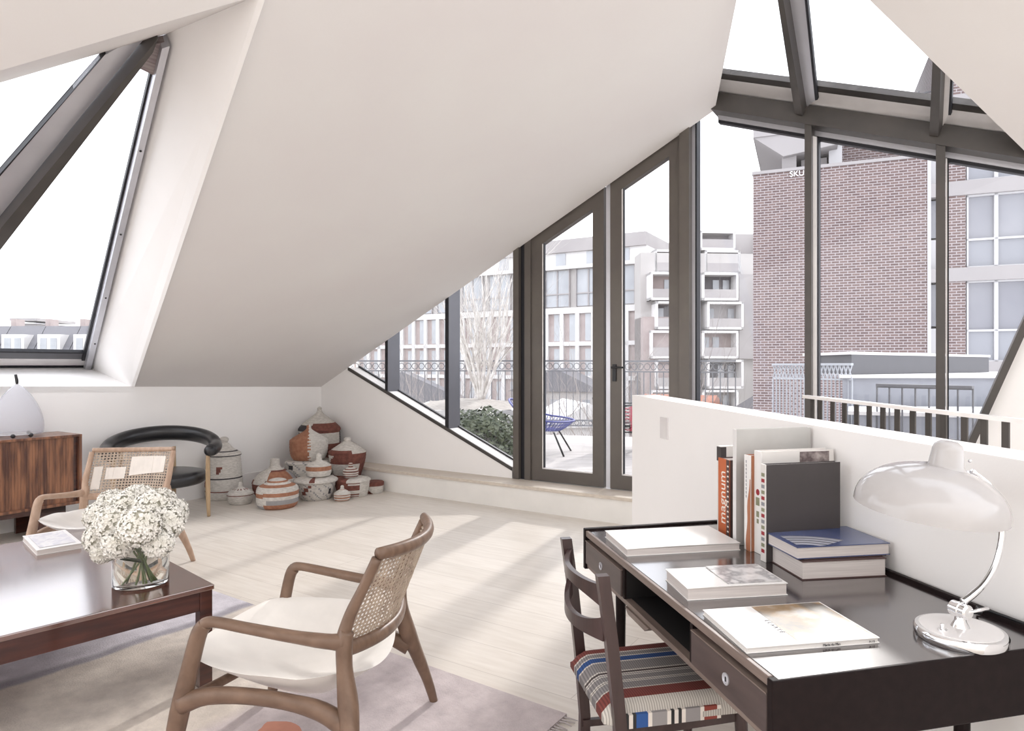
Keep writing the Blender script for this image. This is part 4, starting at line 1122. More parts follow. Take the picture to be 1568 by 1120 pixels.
# two dark leaves by the rim
for px, py in ((190, 856), (203, 858)):
    c = at_d(px, py, 2.76) - vase.location
    bm = B(); a = rnd.uniform(0, 6)
    v = [bm.verts.new(c + V(q)) for q in ((-.04, 0, .01), (-.015, -.022, .004), (.02, -.018, -.004), (.045, 0, -.012), (.02, .02, 0), (-.015, .02, .006))]
    bm.faces.new(v); lf = link('leaf', bm, M['leaf'], vase)
# ============================================================ lounge chairs with cane backs
def make_lounge(fw, pale_areas=None, half_top=.25, NU=34, NV=20, fill=.42, top_r=1.0):
    """parts only; local x forward, y to the chair's left; returns builder that links them to a root"""
    def build(rt):
        for s_ in (1, -1):
            # front leg
            bm = B(); tube(bm, [(.345, s_ * .335, 0.0), (.325, s_ * .325, .12), (.295, s_ * .312, .30), (.262, s_ * .30, .46), (.240, s_ * .295, .545), (.222, s_ * .292, .572)], [.017, .020, .024, .021, .020, .019], 12, sub=4, flat=1.25)
            link('front_leg', bm, fw, rt, smooth=True)
            # armrest, joins the front leg in a rounded elbow
            bm = B(); tube(bm, [(.236, s_ * .294, .55), (.222, s_ * .292, .575), (.185, s_ * .29, .580), (.08, s_ * .288, .565), (-.06, s_ * .283, .545), (-.17, s_ * .276, .532), (-.235, s_ * .268, .528)], [.018, .0195, .0185, .020, .022, .023, .025], 12, sub=4, flat=[1, 1, .9, .85, .85, 1.0, 1.15])
            link('armrest', bm, fw, rt, smooth=True)
            # rear leg and back post
            bm = B(); tube(bm, [(-.335, s_ * .40, 0.0), (-.315, s_ * .375, .10), (-.285, s_ * .335, .22), (-.255, s_ * .29, .34), (-.235, s_ * .272, .45), (-.232, s_ * .266, .525), (-.24, s_ * .262, .56)], [.016, .020, .026, .033, .026, .027, .022], 12, sub=4)
            link('rear_leg', bm, fw, rt, smooth=True)
            bm = B(); tube(bm, [(-.222, s_ * .262, .50), (-.225, s_ * .258, .54), (-.245, s_ * half_top, .61), (-.29, s_ * half_top, .70), (-.332, s_ * half_top, .79)], [.020, .022, .019, .017, .0165], 12, sub=4)
            link('back_post', bm, fw, rt, smooth=True)
            # arched side rail below the seat
            bm = B(); tube(bm, [(.29, s_ * .312, .325), (.20, s_ * .306, .352), (.07, s_ * .304, .358), (-.06, s_ * .298, .345), (-.17, s_ * .292, .318), (-.26, s_ * .30, .275)], [.030, .024, .022, .022, .026, .030], 12, sub=4, flat=1.15)
            link('side_rail', bm, fw, rt, smooth=True)
        # bowed top and bottom rails of the back
        bm = B(); pts = []
        for i in range(13):
            u = -1 + i / 6
            pts.append((-.335 - .075 * (1 - u * u), u * half_top, .795 + .010 * u * u))
        tube(bm, pts, [top_r * q for q in (.0165, .018, .0185, .019, .019, .019, .019, .019, .019, .019, .0185, .018, .0165)], 12, sub=2, flat=1.2); link('top_rail', bm, fw, rt, smooth=True)
        bm = B(); pts = []
        for i in range(13):
            u = -1 + i / 6
            pts.append((-.225 - .075 * (1 - u * u), u * (half_top + .012), .50 - .012 * (1 - u * u)))
        tube(bm, pts, .019, 12, sub=2, flat=1.3); link('lower_rail', bm, fw, rt, smooth=True)
        # front cross rail
        bm = B(); tube(bm, [(.27, -.31, .34), (.22, 0, .325), (.27, .31, .34)], .016, 10, sub=6); link('front_rail', bm, fw, rt, smooth=True)
        # scooped leather seat
        bm = B(); nx, ny = 26, 26; g = {}
        for k in (0, 1):
            for i in range(nx + 1):
                for j in range(ny + 1):
                    a, b_ = -1 + 2 * i / nx, -1 + 2 * j / ny
                    # squircle outline
                    xx = a * math.sqrt(1 - .42 * b_ * b_); yy = b_ * math.sqrt(1 - .42 * a * a)
                    x = .04 + xx * .335; y = yy * .335
                    x += .02 * (1 - yy * yy)
                    z = .378 + .072 * yy * yy + .055 * max(0, a) ** 1.5 * (1 - .2 * yy * yy) - .065 * math.exp(-((a + .35) ** 2) * 2.5) * (1 - yy * yy) + .05 * max(0, -a - .55)
                    rim_ = max(abs(a), abs(b_))
                    if k == 0: z -= .030 * (1 - max(0, rim_ - .55) / .45) + .010
                    if k == 1: z -= .010 * max(0, (rim_ - .85) / .15) ** 2
                    g[(k, i, j)] = bm.verts.new((x, y, z))
        for i in range(nx):
            for j in range(ny):
                bm.faces.new([g[(1, i, j)], g[(1, i + 1, j)], g[(1, i + 1, j + 1)], g[(1, i, j + 1)]])
                bm.faces.new([g[(0, i, j)], g[(0, i, j + 1)], g[(0, i + 1, j + 1)], g[(0, i + 1, j)]])
        for i in range(nx):
            for j in (0, ny): bm.faces.new([g[(0, i, j)], g[(0, i + 1, j)], g[(1, i + 1, j)], g[(1, i, j)]])
        for j in range(ny):
            for i in (0, nx): bm.faces.new([g[(0, i, j)], g[(0, i, j + 1)], g[(1, i, j + 1)], g[(1, i, j)]])
        link('seat', bm, M['leather_white'], rt, smooth=True, angle=70)
        # woven cane panel
        bm = B()
        def surf(u, v, o=0):
            x0 = -.225 - .075 * (1 - u * u); x1 = -.335 - .075 * (1 - u * u)
            z0 = .51; z1 = .785
            return V((x0 + (x1 - x0) * v + o, u * (half_top - .008), z0 + (z1 - z0) * v))
        wu, wv = fill / NU, fill / NV
        def strip(pa, pb, pc, pd): bm.faces.new([bm.verts.new(q) for q in (pa, pb, pc, pd)])
        for i in range(NU + 1):
            u = -1 + 2 * i / NU
            for j in range(12):
                v0, v1 = j / 12, (j + 1) / 12
                strip(surf(u - wu, v0), surf(u + wu, v0), surf(u + wu, v1), surf(u - wu, v1))
        for j in range(NV + 1):
            v = j / NV
            for i in range(16):
                u0, u1 = -1 + i / 8, -1 + (i + 1) / 8
                strip(surf(u0, v - wv / 2, .0015), surf(u1, v - wv / 2, .0015), surf(u1, v + wv / 2, .0015), surf(u0, v + wv / 2, .0015))
        cane = link('cane_panel', bm, M['cane'], rt)
        so = cane.modifiers.new('thickness', 'SOLIDIFY'); so.thickness = .002
        if pale_areas:
            bm = B()
            for (u0, u1, v0, v1, sk) in pale_areas:
                nn_ = 8
                for i in range(nn_):
                    a, b_ = u0 + (u1 - u0) * i / nn_, u0 + (u1 - u0) * (i + 1) / nn_
                    s0 = sk * i / nn_; s1_ = sk * (i + 1) / nn_
                    strip(surf(a, v0 + s0, .005), surf(b_, v0 + s1_, .005), surf(b_, v1 + s1_ * .3, .005), surf(a, v1 + s0 * .3, .005))
            cd = link('pale_fill', bm, M['cane_pale'], cane)  # paler solid faces over parts of the cane
            so = cd.modifiers.new('thickness', 'SOLIDIFY'); so.thickness = .0015
    return build
OA = V((-.80, 2.35, 0))
chA = root('lounge_chair', OA, math.radians(175 - 2), 'walnut lounge chair with cane back and white seat, seen from its side at the front', 'armchair')
make_lounge(M['oak'])(chA)
OBc = V((-2.80, 4.29, 0))
chB = root('lounge_chair', OBc, math.radians(-82), 'pale wood lounge chair with woven cane back facing us behind the coffee table', 'armchair')
# u = +1 is the chair's left = image right
make_lounge(M['oak2'], pale_areas=[(-.12, .62 + .2, .40, .86, .10), (-.66, -.22, .34, .62, 0), (-.92, -.74, .12, .66, 0)], half_top=.268, NU=27, NV=15, fill=.5, top_r=.75)(chB)

# ============================================================ black leather tub chair
bc = V((-3.46, 6.06, 0)); 
chC = root('tub_armchair', bc, math.radians(-62), 'black leather tub armchair with a curved sausage back rail by the knee wall', 'armchair')
# local x forward; rail from front right round the back to front left
legp = at_h(316, 797, 0); 
Rr = .44
bm = B(); pts = []; rad = []
for i in range(25):
    a = math.radians(62 + (298 - 62) * i / 24)
    k = math.cos(a)                       # -1 at the back
    z = .635 + .10 * max(0, -k) - .045 * max(0, k) * 1.2
    pts.append((Rr * math.cos(a), Rr * math.sin(a), z)); rad.append(.060 if 0 < i < 24 else .054)
tube(bm, pts, rad, 16, sub=2, flat=[1.0] * 4 + [1.25] * 17 + [1.0] * 4)
link('back_rail', bm, M['leather_black'], chC, smooth=True)
for a in (62, 298):
    bm = B(); a = math.radians(a); bmesh.ops.create_uvsphere(bm, u_segments=16, v_segments=10, radius=.052, matrix=Matrix.Translation((Rr * math.cos(a), Rr * math.sin(a), .61)))
    link('rail_end', bm, M['leather_black'], chC, smooth=True)
bm = B()
prof = [(0, .30), (.33, .30), (.36, .32), (.365, .37), (.35, .405), (.30, .418), (0, .41)]
lathe(bm, prof, 40); link('seat', bm, M['leather_black'], chC, smooth=True, angle=60)
for a in (62, 298, 168, 236):
    a = math.radians(a); k = Rr - (.02 if abs(math.cos(a)) < .6 else .03)
    x, y = k * math.cos(a), k * math.sin(a)
    bm = B(); tube(bm, [(x * 1.02, y * 1.02, 0.0), (x, y, .25), (x, y, .60)], [.015, .021, .017], 12, sub=3); link('leg', bm, M['ash'], chC, smooth=True)

# ============================================================ sideboard
SF = V((-3.84, 5.53, 0))
# local x along l (towards us / left of frame), local y towards the wall (-w)
sang = math.atan2(l.y, l.x)
sb = root('sideboard', SF, sang, 'walnut sideboard with vertical grain tambour doors against the left wall', 'cabinet')
# local y axis = rot90(l) ; check its sense against -w
ly_ = V((-math.sin(sang), math.cos(sang), 0)); sg = 1 if ly_.dot(-w) > 0 else -1
def sbx(bm, x0, x1, y0, y1, z0, z1, bev=0): return b2(bm, x0, x1, sg * y0, sg * y1, z0, z1, bev=bev)
SL, SD = 1.9, .44
bm = B(); sbx(bm, 0, SL, -.004, SD, .80, .82, .003); link('top_panel', bm, M['walnut'], sb)
bm = B(); sbx(bm, 0, SL, 0, SD, .235, .258, .003); link('bottom_panel', bm, M['walnut'], sb)
for x0 in (0, SL - .022):
    bm = B(); sbx(bm, x0, x0 + .022, 0, SD, .258, .80); link('side_panel', bm, M['walnut'], sb)
bm = B(); sbx(bm, .022, SL - .022, SD - .015, SD, .258, .80); link('back_panel', bm, M['walnut'], sb)
for k in range(2):
    bm = B(); x0 = .055 + k * .9
    for i in range(45):
        sbx(bm, x0 + i * .0196, x0 + i * .0196 + .0186, .018, .032, .258, .80)
    link('tambour_door', bm, M['walnut'], sb)
bm = B(); sbx(bm, .022, .06, .03, .035, .258, .80); link('end_stile', bm, M['rosewood'], sb)
for x0 in (.10, SL - .36):
    bm = B(); sbx(bm, x0, x0 + .24, .05, .085, 0, .235); link('leg', bm, M['rosewood'], sb)
    bm = B(); sbx(bm, x0, x0 + .24, SD - .085, SD - .05, 0, .235); link('leg', bm, M['rosewood'], sb)
bm = B(); sbx(bm, .1, SL - .1, .05, .07, .19, .235); link('plinth_rail', bm, M['rosewood'], sb)

# ---------------- egg shaped glass lamp on the sideboard
lc = at_h(25, 669, .8205); lc = SF + l * .62 - w * .22 + V((0, 0, .8205))
k_ = ray(26, 560); 
# slide along the sideboard until it lies in column 26
den = l.x - k_.x * l.y; q0 = SF - w * .23
sl = (k_.x * q0.y - q0.x) / den
lc = q0 + l * sl + V((0, 0, .8205))
gl = root('table_lamp', lc, 0, 'milky white egg shaped glass lamp with a black tip on the sideboard', 'lamp')
mg_ = bpy.data.materials.new('milky_blown_glass'); mg_.use_nodes = True
b_ = mg_.node_tree.nodes['Principled BSDF']; b_.inputs['Base Color'].default_value = (.9, .9, .93, 1); b_.inputs['Transmission Weight'].default_value = .75; b_.inputs['Roughness'].default_value = .18; b_.inputs['IOR'].default_value = 1.15
bm = B(); gp = []
Hh = .40
for i in range(25):
    u = i / 24
    r_ = .185 * (math.sin(PI * (0.30 + .70 * u)) ** .75 if u < 1 else 0)
    r_ = .188 * (1 - u ** 1.9) ** .75 * (1 - .06 * (1 - u) ** 6)
    gp.append((max(r_, .006), .03 + Hh * u))
gp2 = [(max(r_ - .004, .003), z) for r_, z in gp][::-1]
lathe(bm, gp + gp2, 48); link('glass_shade', bm, mg_, gl, smooth=True)
bm = B(); tube(bm, [(0, 0, .43), (-.002, 0, .46), (-.012, 0, .505)], [.010, .012, .010], 10, sub=3); link('finial', bm, M['black'], gl, smooth=True)
bm = B(); lathe(bm, [(.17, .02), (.175, .03), (.165, .03), (.16, .02), (.17, .02)], 40); link('base_ring', bm, M['alu'], gl, smooth=True)
for a in (-115, -60, -20, 100, 180):
    a = math.radians(a); bm = B(); bmesh.ops.create_uvsphere(bm, u_segments=12, v_segments=8, radius=.017, matrix=Matrix.Translation((.168 * math.cos(a), .168 * math.sin(a), .017))); link('foot', bm, M['black'], gl, smooth=True)

# ============================================================ lidded baskets
def basket(label, px, d, zb, body, lid, pat, lid_m=0, name='lidded_basket', rot=0.0, zs=1.0):
    """body, lid: (r, z) profiles; pat(u, z, part) -> material index"""
    p = at_d(px, 560, d)
    rt = root(name, V((p.x, d, zb)), rot, label, 'basket', 'woven lidded baskets in the corner')
    def dens(prof, step=.011):
        out = []
        for (r0, z0), (r1, z1) in zip(prof[:-1], prof[1:]):
            n_ = max(1, int(math.hypot(r1 - r0, z1 - z0) / step))
            for i in range(n_):
                u = i / n_; out.append((r0 + (r1 - r0) * u, z0 + (z1 - z0) * u))
        out.append(prof[-1])
        # coil ripple
        return [(max(r_ + (.0016 if k % 2 else -.0008), 0) if r_ > .004 else 0, z) for k, (r_, z) in enumerate(out)]
    def smooth(prof, it=2):
        for _ in range(it):
            q = [prof[0]]
            for a, b_ in zip(prof[:-1], prof[1:]):
                q.append((a[0] * .75 + b_[0] * .25, a[1] * .75 + b_[1] * .25)); q.append((a[0] * .25 + b_[0] * .75, a[1] * .25 + b_[1] * .75))
            q.append(prof[-1]); prof = q
        return prof
    bm = B(); lathe(bm, dens([(0, 0)] + smooth(body)), 72, pat=lambda u, z, i: pat(u, z, 'b'))
    link('body', bm, BK, rt, smooth=True, angle=70)
    bm = B(); lathe(bm, dens(smooth(lid)), 72, pat=lambda u, z, i: pat(u, z, 'l'))
    link('lid', bm, BK, rt, smooth=True, angle=70)
    return rt
# angle u: 0.75 faces the camera (-y), increasing u goes to the right (+x)
def fr(u): return (u - .75 + .5) % 1 - .5            # -0.5..0.5, 0 = facing us, + right
# 1 tall
def p1(u, z, k):
    f = fr(u)
    if k == 'b':
        if abs(z - .225) < .008: return 4
        if abs(z - .09) < .007: return 2
        if .27 < z < .35 and 0.00 < f < .012 + .06 * (z - .27) / .08 * .9: return 2
        if .13 < z < .20 and -.20 < f < -.13: return 2
    if k == 'l' and (abs(z - .455) < .007 or abs(z - .50) < .004): return 4
    return 0
basket('tall two tier pale woven basket beside the black armchair', 343, 6.90, 0, [(.165, .0), (.182, .03), (.185, .12), (.180, .21), (.174, .23), (.172, .30), (.165, .40), (.160, .452)],
       [(.168, .452), (.168, .478), (.13, .50), (.10, .515), (.075, .545), (.05, .575), (.03, .585), (.045, .605), (.045, .63), (.025, .645), (0, .648)], p1)
# necklace loop on 1 is left out of the weave: thin white cord
def p2(u, z, k):
    if k == 'b' and abs(z - .098) < .009: return 2
    if k == 'b' and abs(z - .045) < .004: return 4
    if k == 'l' and abs(z - .150) < .006 and int(u * 40) % 3 == 0: return 2
    return 0
basket('small pale basket with a dark red line, in front of the tall one', 368, 6.62, 0, [(.095, 0), (.112, .02), (.122, .06), (.126, .10)], [(.128, .10), (.122, .115), (.08, .145), (.05, .155), (.03, .165), (.022, .185), (.024, .20), (.012, .218), (0, .22)], p2)
def p3(u, z, k):
    f = fr(u)
    if k == 'b': return 2
    if z < .19: return 2 if math.sin(f * 22) > -.2 else 0
    if z < .27: return 1 if (.0 < f < .22) else (0 if f < 0 else 3)
    if z < .285 and f > 0: return 2
    return 0
basket('rust red basket with orange and white patches on its lid, behind the striped one', 421, 7.02, 0, [(.17, 0), (.205, .03), (.225, .09), (.228, .15)], [(.23, .15), (.222, .18), (.16, .25), (.095, .285), (.065, .30), (.048, .325), (.05, .38), (.046, .40), (0, .402)], p3)
def p4(u, z, k):
    f = fr(u)
    s_ = f * 1.0
    if k == 'b':
        zz = z - (.012 if f > -.06 else 0)
        if zz < .045: return 1 if f > -.06 else 3
        if zz < .085: return 3 if f > -.03 else 0
        if zz < .12: return 0
        if zz < .155: return 1
        return 0
    if z < .215: return 0
    if z < .235: return 1
    if z < .25: return 0
    return 1 if z < .268 else 0
basket('orange, white and grey striped round basket standing foremost', 425, 6.47, 0, [(.160, 0), (.186, .02), (.198, .07), (.199, .14), (.196, .18), (.184, .205)], [(.187, .203), (.160, .220), (.12, .236), (.09, .262), (.07, .275), (.03, .285), (0, .287)], p4)
def p5(u, z, k):
    f = fr(u)
    if k == 'b':
        for zc, fc in ((.155, .0), (.115, -.035), (.078, -.062)):
            if abs(z - zc) < .018 and abs(f - fc) < .020: return 2
        if .06 < z < .12 and .17 < f < .20: return 4
        if (int(z / .012) + int(u * 90)) % 7 == 0: return 3
    if k == 'l' and abs(f - .02) < .015 and z > .2: return 2
    return 0
basket('wide white basket with dark red squares, on the floor at the centre', 484, 6.88, 0, [(.145, 0), (.165, .02), (.185, .09), (.200, .17), (.205, .19)], [(.222, .186), (.222, .205), (.19, .222), (.10, .235), (0, .24)], p5)
def p6(u, z, k):
    f = fr(u)
    if k == 'b' and .065 < z < .105 and f > -.22: return 1
    return 0
basket('small white basket with an orange band, on top of the dark red squares basket', 488, 6.88, .241, [(.115, 0), (.128, .03), (.130, .08), (.125, .105)], [(.127, .105), (.10, .13), (.06, .145), (.032, .16), (.026, .19), (.03, .21), (.015, .232), (0, .234)], p6)
def p7(u, z, k):
    f = fr(u)
    if k == 'b' and .255 < z < .305 and -.10 < f < -.06: return 4
    if (int(z / .014) + int(u * 80)) % 6 == 0: return 3
    return 0
basket('broad grey white basket with a black square, under the orange zigzag one', 472, 7.37, 0, [(.215, 0), (.235, .03), (.25, .15), (.252, .28), (.248, .315)], [(.252, .315), (.24, .338), (.12, .344), (0, .345)], p7)
def p8(u, z, k):
    f = fr(u)
    z_ = z if k == 'b' else z
    zig = .015 * abs(((z_ / .033) % 1) * 2 - 1)
    r_edge = .035 + zig * 2.2
    l_edge = -.225 + zig * 1.6
    if l_edge < f < r_edge: return 1
    return 0
basket('orange basket with a white zigzag edge, topmost of the central stack', 473, 7.37, .346, [(.165, 0), (.190, .03), (.203, .09), (.207, .17), (.206, .21)], [(.208, .21), (.195, .228), (.13, .27), (.07, .305), (.035, .33), (.022, .35), (.028, .37), (.012, .385), (0, .387)], p8)
def p9(u, z, k):
    f = fr(u)
    if k == 'b':
        if z > .36: return 2 if f > .0 or f < -.18 else 0
        if z > .23: return 0 if (0 < f < .25) else 4
        return 2
    if z < .47: return 2 if f > -.02 else (4 if z < .45 else 0)
    return 0
pc9 = LP(.29, .262, 0)
basket('rust and white basket with a tall white lid, at the very back in the corner', CX + F * pc9.x / pc9.y, pc9.y, .241, [(.18, 0), (.215, .04), (.238, .14), (.242, .26), (.236, .38)], [(.246, .38), (.246, .405), (.20, .455), (.12, .52), (.06, .565), (.03, .60), (.024, .63), (.03, .645), (.012, .66), (0, .662)], p9, rot=0)
def p10(u, z, k):
    f = fr(u)
    if k == 'b':
        if z > .395: return 2
        if z > .30: return 2 if f > -.08 + (.40 - z) * -.9 else 0
        if z > .17: return 0 if -.16 < f < .17 else 2
        return 2
    if z < .452 and f < .08: return 2
    return 0
basket('broad rust basket with pale diagonal patches and a white lid, right of the centre', 532, 7.40, 0, [(.12, 0), (.135, .04), (.15, .18), (.185, .27), (.203, .36), (.205, .42)], [(.210, .42), (.205, .435), (.12, .49), (.06, .53), (.035, .545), (.042, .565), (.03, .585), (0, .588)], p10)
def p11(u, z, k):
    f = fr(u)
    if k == 'b':
        if f < .0: return 2
        if .0 < f < .11 and int(z / .0115) % 2: return 2
        return 0
    return 2 if f < -.02 and z < .2 else 0
basket('rust basket with thin white stripes on its right half', 540, 7.03, 0, [(.145, 0), (.158, .02), (.172, .09), (.180, .165)], [(.188, .162), (.188, .182), (.15, .196), (0, .20)], p11)
def p12(u, z, k):
    return 2 if int((z + .002) / .0125) % 2 else 0
basket('small red and white ringed basket, on top of the rust striped one', 537, 7.0, .201, [(.062, 0), (.078, .02), (.083, .05), (.076, .075)], [(.080, .075), (.06, .095), (.03, .108), (.018, .12), (.026, .135), (.02, .152), (0, .156)], p12)
def p13(u, z, k):
    if k == 'b': return 1 if int((z + .004) / .013) % 2 else 0
    return 1 if .115 < z < .12 else 0
basket('tiny cream and orange ringed basket, on the floor at the right front', 524, 6.76, 0, [(.062, 0), (.078, .015), (.083, .045), (.082, .07)], [(.085, .07), (.078, .085), (.05, .105), (.025, .118), (.017, .13), (.018, .15), (.008, .16), (0, .162)], p13)
def p14(u, z, k):
    f = fr(u)
    if k == 'l': return 2
    if z > .085: return 2
    return 0 if f > -.08 - (z - .05) * 2 else 2
basket('shallow rust and white basket, farthest right beside the ledge', 573, 7.19, 0, [(.088, 0), (.098, .02), (.103, .08), (.105, .115)], [(.106, .112), (.10, .128), (.05, .132), (0, .133)], p14)
# white bead loop on the tall basket
bm = B(); c = V((at_d(343, 560, 6.90).x, 6.90, 0)); 
pts = []
for i in range(17):
    a = math.radians(-200 + 220 * i / 16)
    th_ = -PI / 2 - .62 + .22 * math.cos(a)
    z = .40 + .055 * math.sin(a) 
    pts.append(V((.178 * math.cos(th_), .178 * math.sin(th_), z)))
tube(bm, pts, .0045, 6)
th_ = -PI / 2 - .62
tube(bm, [V((.18 * math.cos(th_), .18 * math.sin(th_), .345)), V((.186 * math.cos(th_ + .1), .186 * math.sin(th_ + .1), .31))], .004, 6)
nk = link('bead_necklace', bm, M['whitecord'], smooth=True, label='white bead loop hung on the front of the tall pale basket', cat='necklace'); nk.location = c

# ============================================================ terrace
bm = B()
A_ = WP(-4, .27, 0); 
dk = [WP(-3.2, .27, .17), WP(8.5, .27, .17), V((6.6, 7.0, .17)), V((5.0, 8.4, .17)), V((3.2, 10.6, .17)), V((-6.5, 12.9, .17)), V((-7.5, 11.0, .17))]
prism(bm, dk, (0, 0, .03)); link('terrace_deck', bm, M['deck'], kind='structure')

def railing(name, label, A, B_, hbot, htop, m, sp=.125, frieze=.20, ring=True, foot=.09):
    A, B_ = V(A), V(B_)
    rt = root(name, V((A.x, A.y, hbot)), math.atan2(B_.y - A.y, B_.x - A.x), label, 'railing')
    Ln = (B_ - A).length; H = htop - hbot
    bm = B(); b2(bm, 0, Ln, -.025, .025, H - .03, H); link('top_rail', bm, m, rt)
    for z in (H - frieze, foot + .10, foot): 
        bm = B(); b2(bm, 0, Ln, -.01, .01, z - .012, z + .012); link('cross_rail', bm, m, rt)
    n_ = int(Ln / sp)
    bar = None
    for i in range(n_ + 1):
        x = i * Ln / n_
        if bar is None:
            bm = B(); b2(bm, -.007, .007, -.007, .007, foot, H - frieze); bar = link('bar', bm, m, rt); bar.location.x = x
        elif i < 96:
            c = bar.copy(); COL.objects.link(c); c.parent = rt; c.location.x = x
    if ring:
        bm = B()
        for i in range(n_):
            x = (i + .5) * Ln / n_
            for zc, rr__ in ((H - frieze / 2 - .012, min(sp * .46, frieze * .42)), (foot + .05, .04)):
                pts = [(x + rr__ * math.cos(a), 0, zc + rr__ * math.sin(a)) for a in [2 * PI * k / 8 for k in range(9)]]
                tube(bm, pts, .007, 4, caps=False)
        link('ring_frieze', bm, m, rt)
    else:
        bm = B()
        for i in range(n_):
            x0, x1 = i * Ln / n_, (i + 1) * Ln / n_
            beam(bm, (x0, 0, H - frieze), (x1, 0, H - .02), .012, .012); beam(bm, (x1, 0, H - frieze), (x0, 0, H - .02), .012, .012)
        link('lattice_frieze', bm, m, rt)
    return rt
railing('terrace_railing', 'long black iron railing with ring frieze along the far edge of the terrace', (-4.6, 12.45, 0), (1.2, 12.0, 0), .2, 1.50, M['rail'])
railing('terrace_railing', 'black iron railing section seen through the right door and the tall window', (1.2, 12.0, 0), (3.2, 10.45, 0), .2, 1.49, M['rail'])
railing('lattice_railing', 'pale railing with a lattice top in front of the brick building', (3.42, 9.4, 0), (4.0, 8.25, 0), .2, 1.43, M['rail_pale'], sp=.06, frieze=.21, ring=False)
# rail set outside in place of the stair railing's reflection in the glass
railing('reflected_rail', 'short black rail standing in for the stair railing reflected in the tall windows', at_d(1343, 589, 7.2).xy.to_3d(), at_d(1490, 588, 6.4).xy.to_3d(), .55, 1.20, M['rail'], sp=.13, frieze=.03, ring=False, foot=.0)
# grey rooftop unit and pale parapets
def block(name, label, pts, z0, z1, m, cap=None, cat='roof block'):
    p0 = V((pts[0][0], pts[0][1], z0))
    rt = root(name, p0, 0, label, cat)
    bm = B(); prism(bm, [V((x, y, z0)) - p0 for x, y in pts], (0, 0, z1 - z0)); link('body', bm, m, rt)
    if cap:
        c = sum((V((x, y, 0)) for x, y in pts), V()) / len(pts)
        bm = B(); prism(bm, [V(((x - c.x) * 1.02 + c.x, (y - c.y) * 1.02 + c.y, z1)) - p0 for x, y in pts], (0, 0, .04)); link('cap', bm, cap, rt)
    return rt
a = at_d(1304, 541, 8.6); b_ = at_d(1436, 541, 11.5)
block('rooftop_unit', 'dark grey rooftop unit with a pale cap beyond the tall windows', [(a.x, a.y), (b_.x + .9, b_.y), (b_.x + .9, b_.y + 1.5), (a.x, a.y + 1.5)], 1.285, 1.545, M['plant_box'], M['bwhite'])
a = at_d(1290, 590, 8.3)
block('parapet_block', 'pale blue grey parapet under the dark rooftop unit', [(a.x, 8.3), (a.x + 4.5, 8.3), (a.x + 5.5, 12.5), (a.x * 12.5 / 8.3, 12.5)], -1.5, 1.24, M['plant_pale'], M['bwhite'])
a = at_d(1300, 600, 7.4)
block('roof_terrace_block', 'low pale roof slab behind the stair railing', [(a.x, 7.3), (a.x + 5, 5.2), (a.x + 6, 7.9), (a.x * 8.15 / 7.3, 8.15)], -1.5, .85, M['plant_pale'], M['bwhite'])

# planter bed, shrub and bare multi stem tree
pl = root('planter_bed', V((-1.6, 9.3, .2)), 0, 'raised gravel planting bed at the left end of the terrace', 'planter')
bm = B(); prism(bm, [(-.3, 0, 0), (1.28, 0, 0), (1.34, 2.45, 0), (-.3, 2.5, 0)], (0, 0, .56)); link('kerb', bm, M['bwhite'], pl)
bm = B(); nx = 16; g = {}
for i in range(nx + 1):
    for j in range(nx + 1):
        u, v_ = i / nx, j / nx
        g[i, j] = bm.verts.new((-.28 + 1.54 * u, .02 + 2.4 * v_, .562 + .10 * math.sin(PI * u) * math.sin(PI * v_) + .012 * math.sin(i * 2.1 + j * 1.3)))
for i in range(nx):
    for j in range(nx): bm.faces.new((g[i, j], g[i + 1, j], g[i + 1, j + 1], g[i, j + 1]))
link('gravel', bm, M['soil'], pl, smooth=True)
def tree(name, label, base, H, nstem, rnd, m_trunk, m_twig, r0=.028, spread=.28, depth=3, group=None, twigs=True):
    rt = root(name, base, 0, label, 'tree', group)
    bt, bw = B(), B()
    def grow(bm, p, d, ln, r_, lev):
        pts = [p]; rr = [r_]; q = p.copy(); dd_ = d.copy()
        for k in range(4):
            dd_ = (dd_ + V((rnd.uniform(-.14, .14), rnd.uniform(-.14, .14), rnd.uniform(-.02, .12)))).normalized()
            q = q + dd_ * ln / 4; pts.append(q.copy()); rr.append(r_ * (1 - .17 * (k + 1)))
        tube(bm, pts, rr, 5 if lev == 0 else 3, caps=False)
        if lev < depth:
            for k in range(1, 5):
                for _ in range(2 if lev < 2 else 1):
                    if rnd.random() < .85:
                        nd = (dd_ + V((rnd.uniform(-.8, .8), rnd.uniform(-.8, .8), rnd.uniform(0, .5)))).normalized()
                        grow(bw if lev > 0 else bt, pts[k], nd, ln * .52, rr[k] * .5, lev + 1)
    for s_ in range(nstem):
        a = 2 * PI * s_ / nstem + rnd.uniform(-.3, .3)
        d = V((spread * math.cos(a), spread * math.sin(a), 1)).normalized()
        grow(bt, V((.03 * math.cos(a), .03 * math.sin(a), 0)), d, H * rnd.uniform(.75, 1.0), r0 * rnd.uniform(.7, 1.1), 0)
    link('trunk', bt, m_trunk, rt, smooth=True)
    if len(bw.verts): link('twigs', bw, m_twig, rt, smooth=True)
    else: bw.free()
    return rt
tree('birch_tree', 'bare multi stem white birch rising from the planting bed', V((at_d(737, 560, 10.6).x, 10.6, .84)), 2.35, 15, random.Random(3), M['bark'], M['bark'], r0=.026, spread=.33, depth=2)
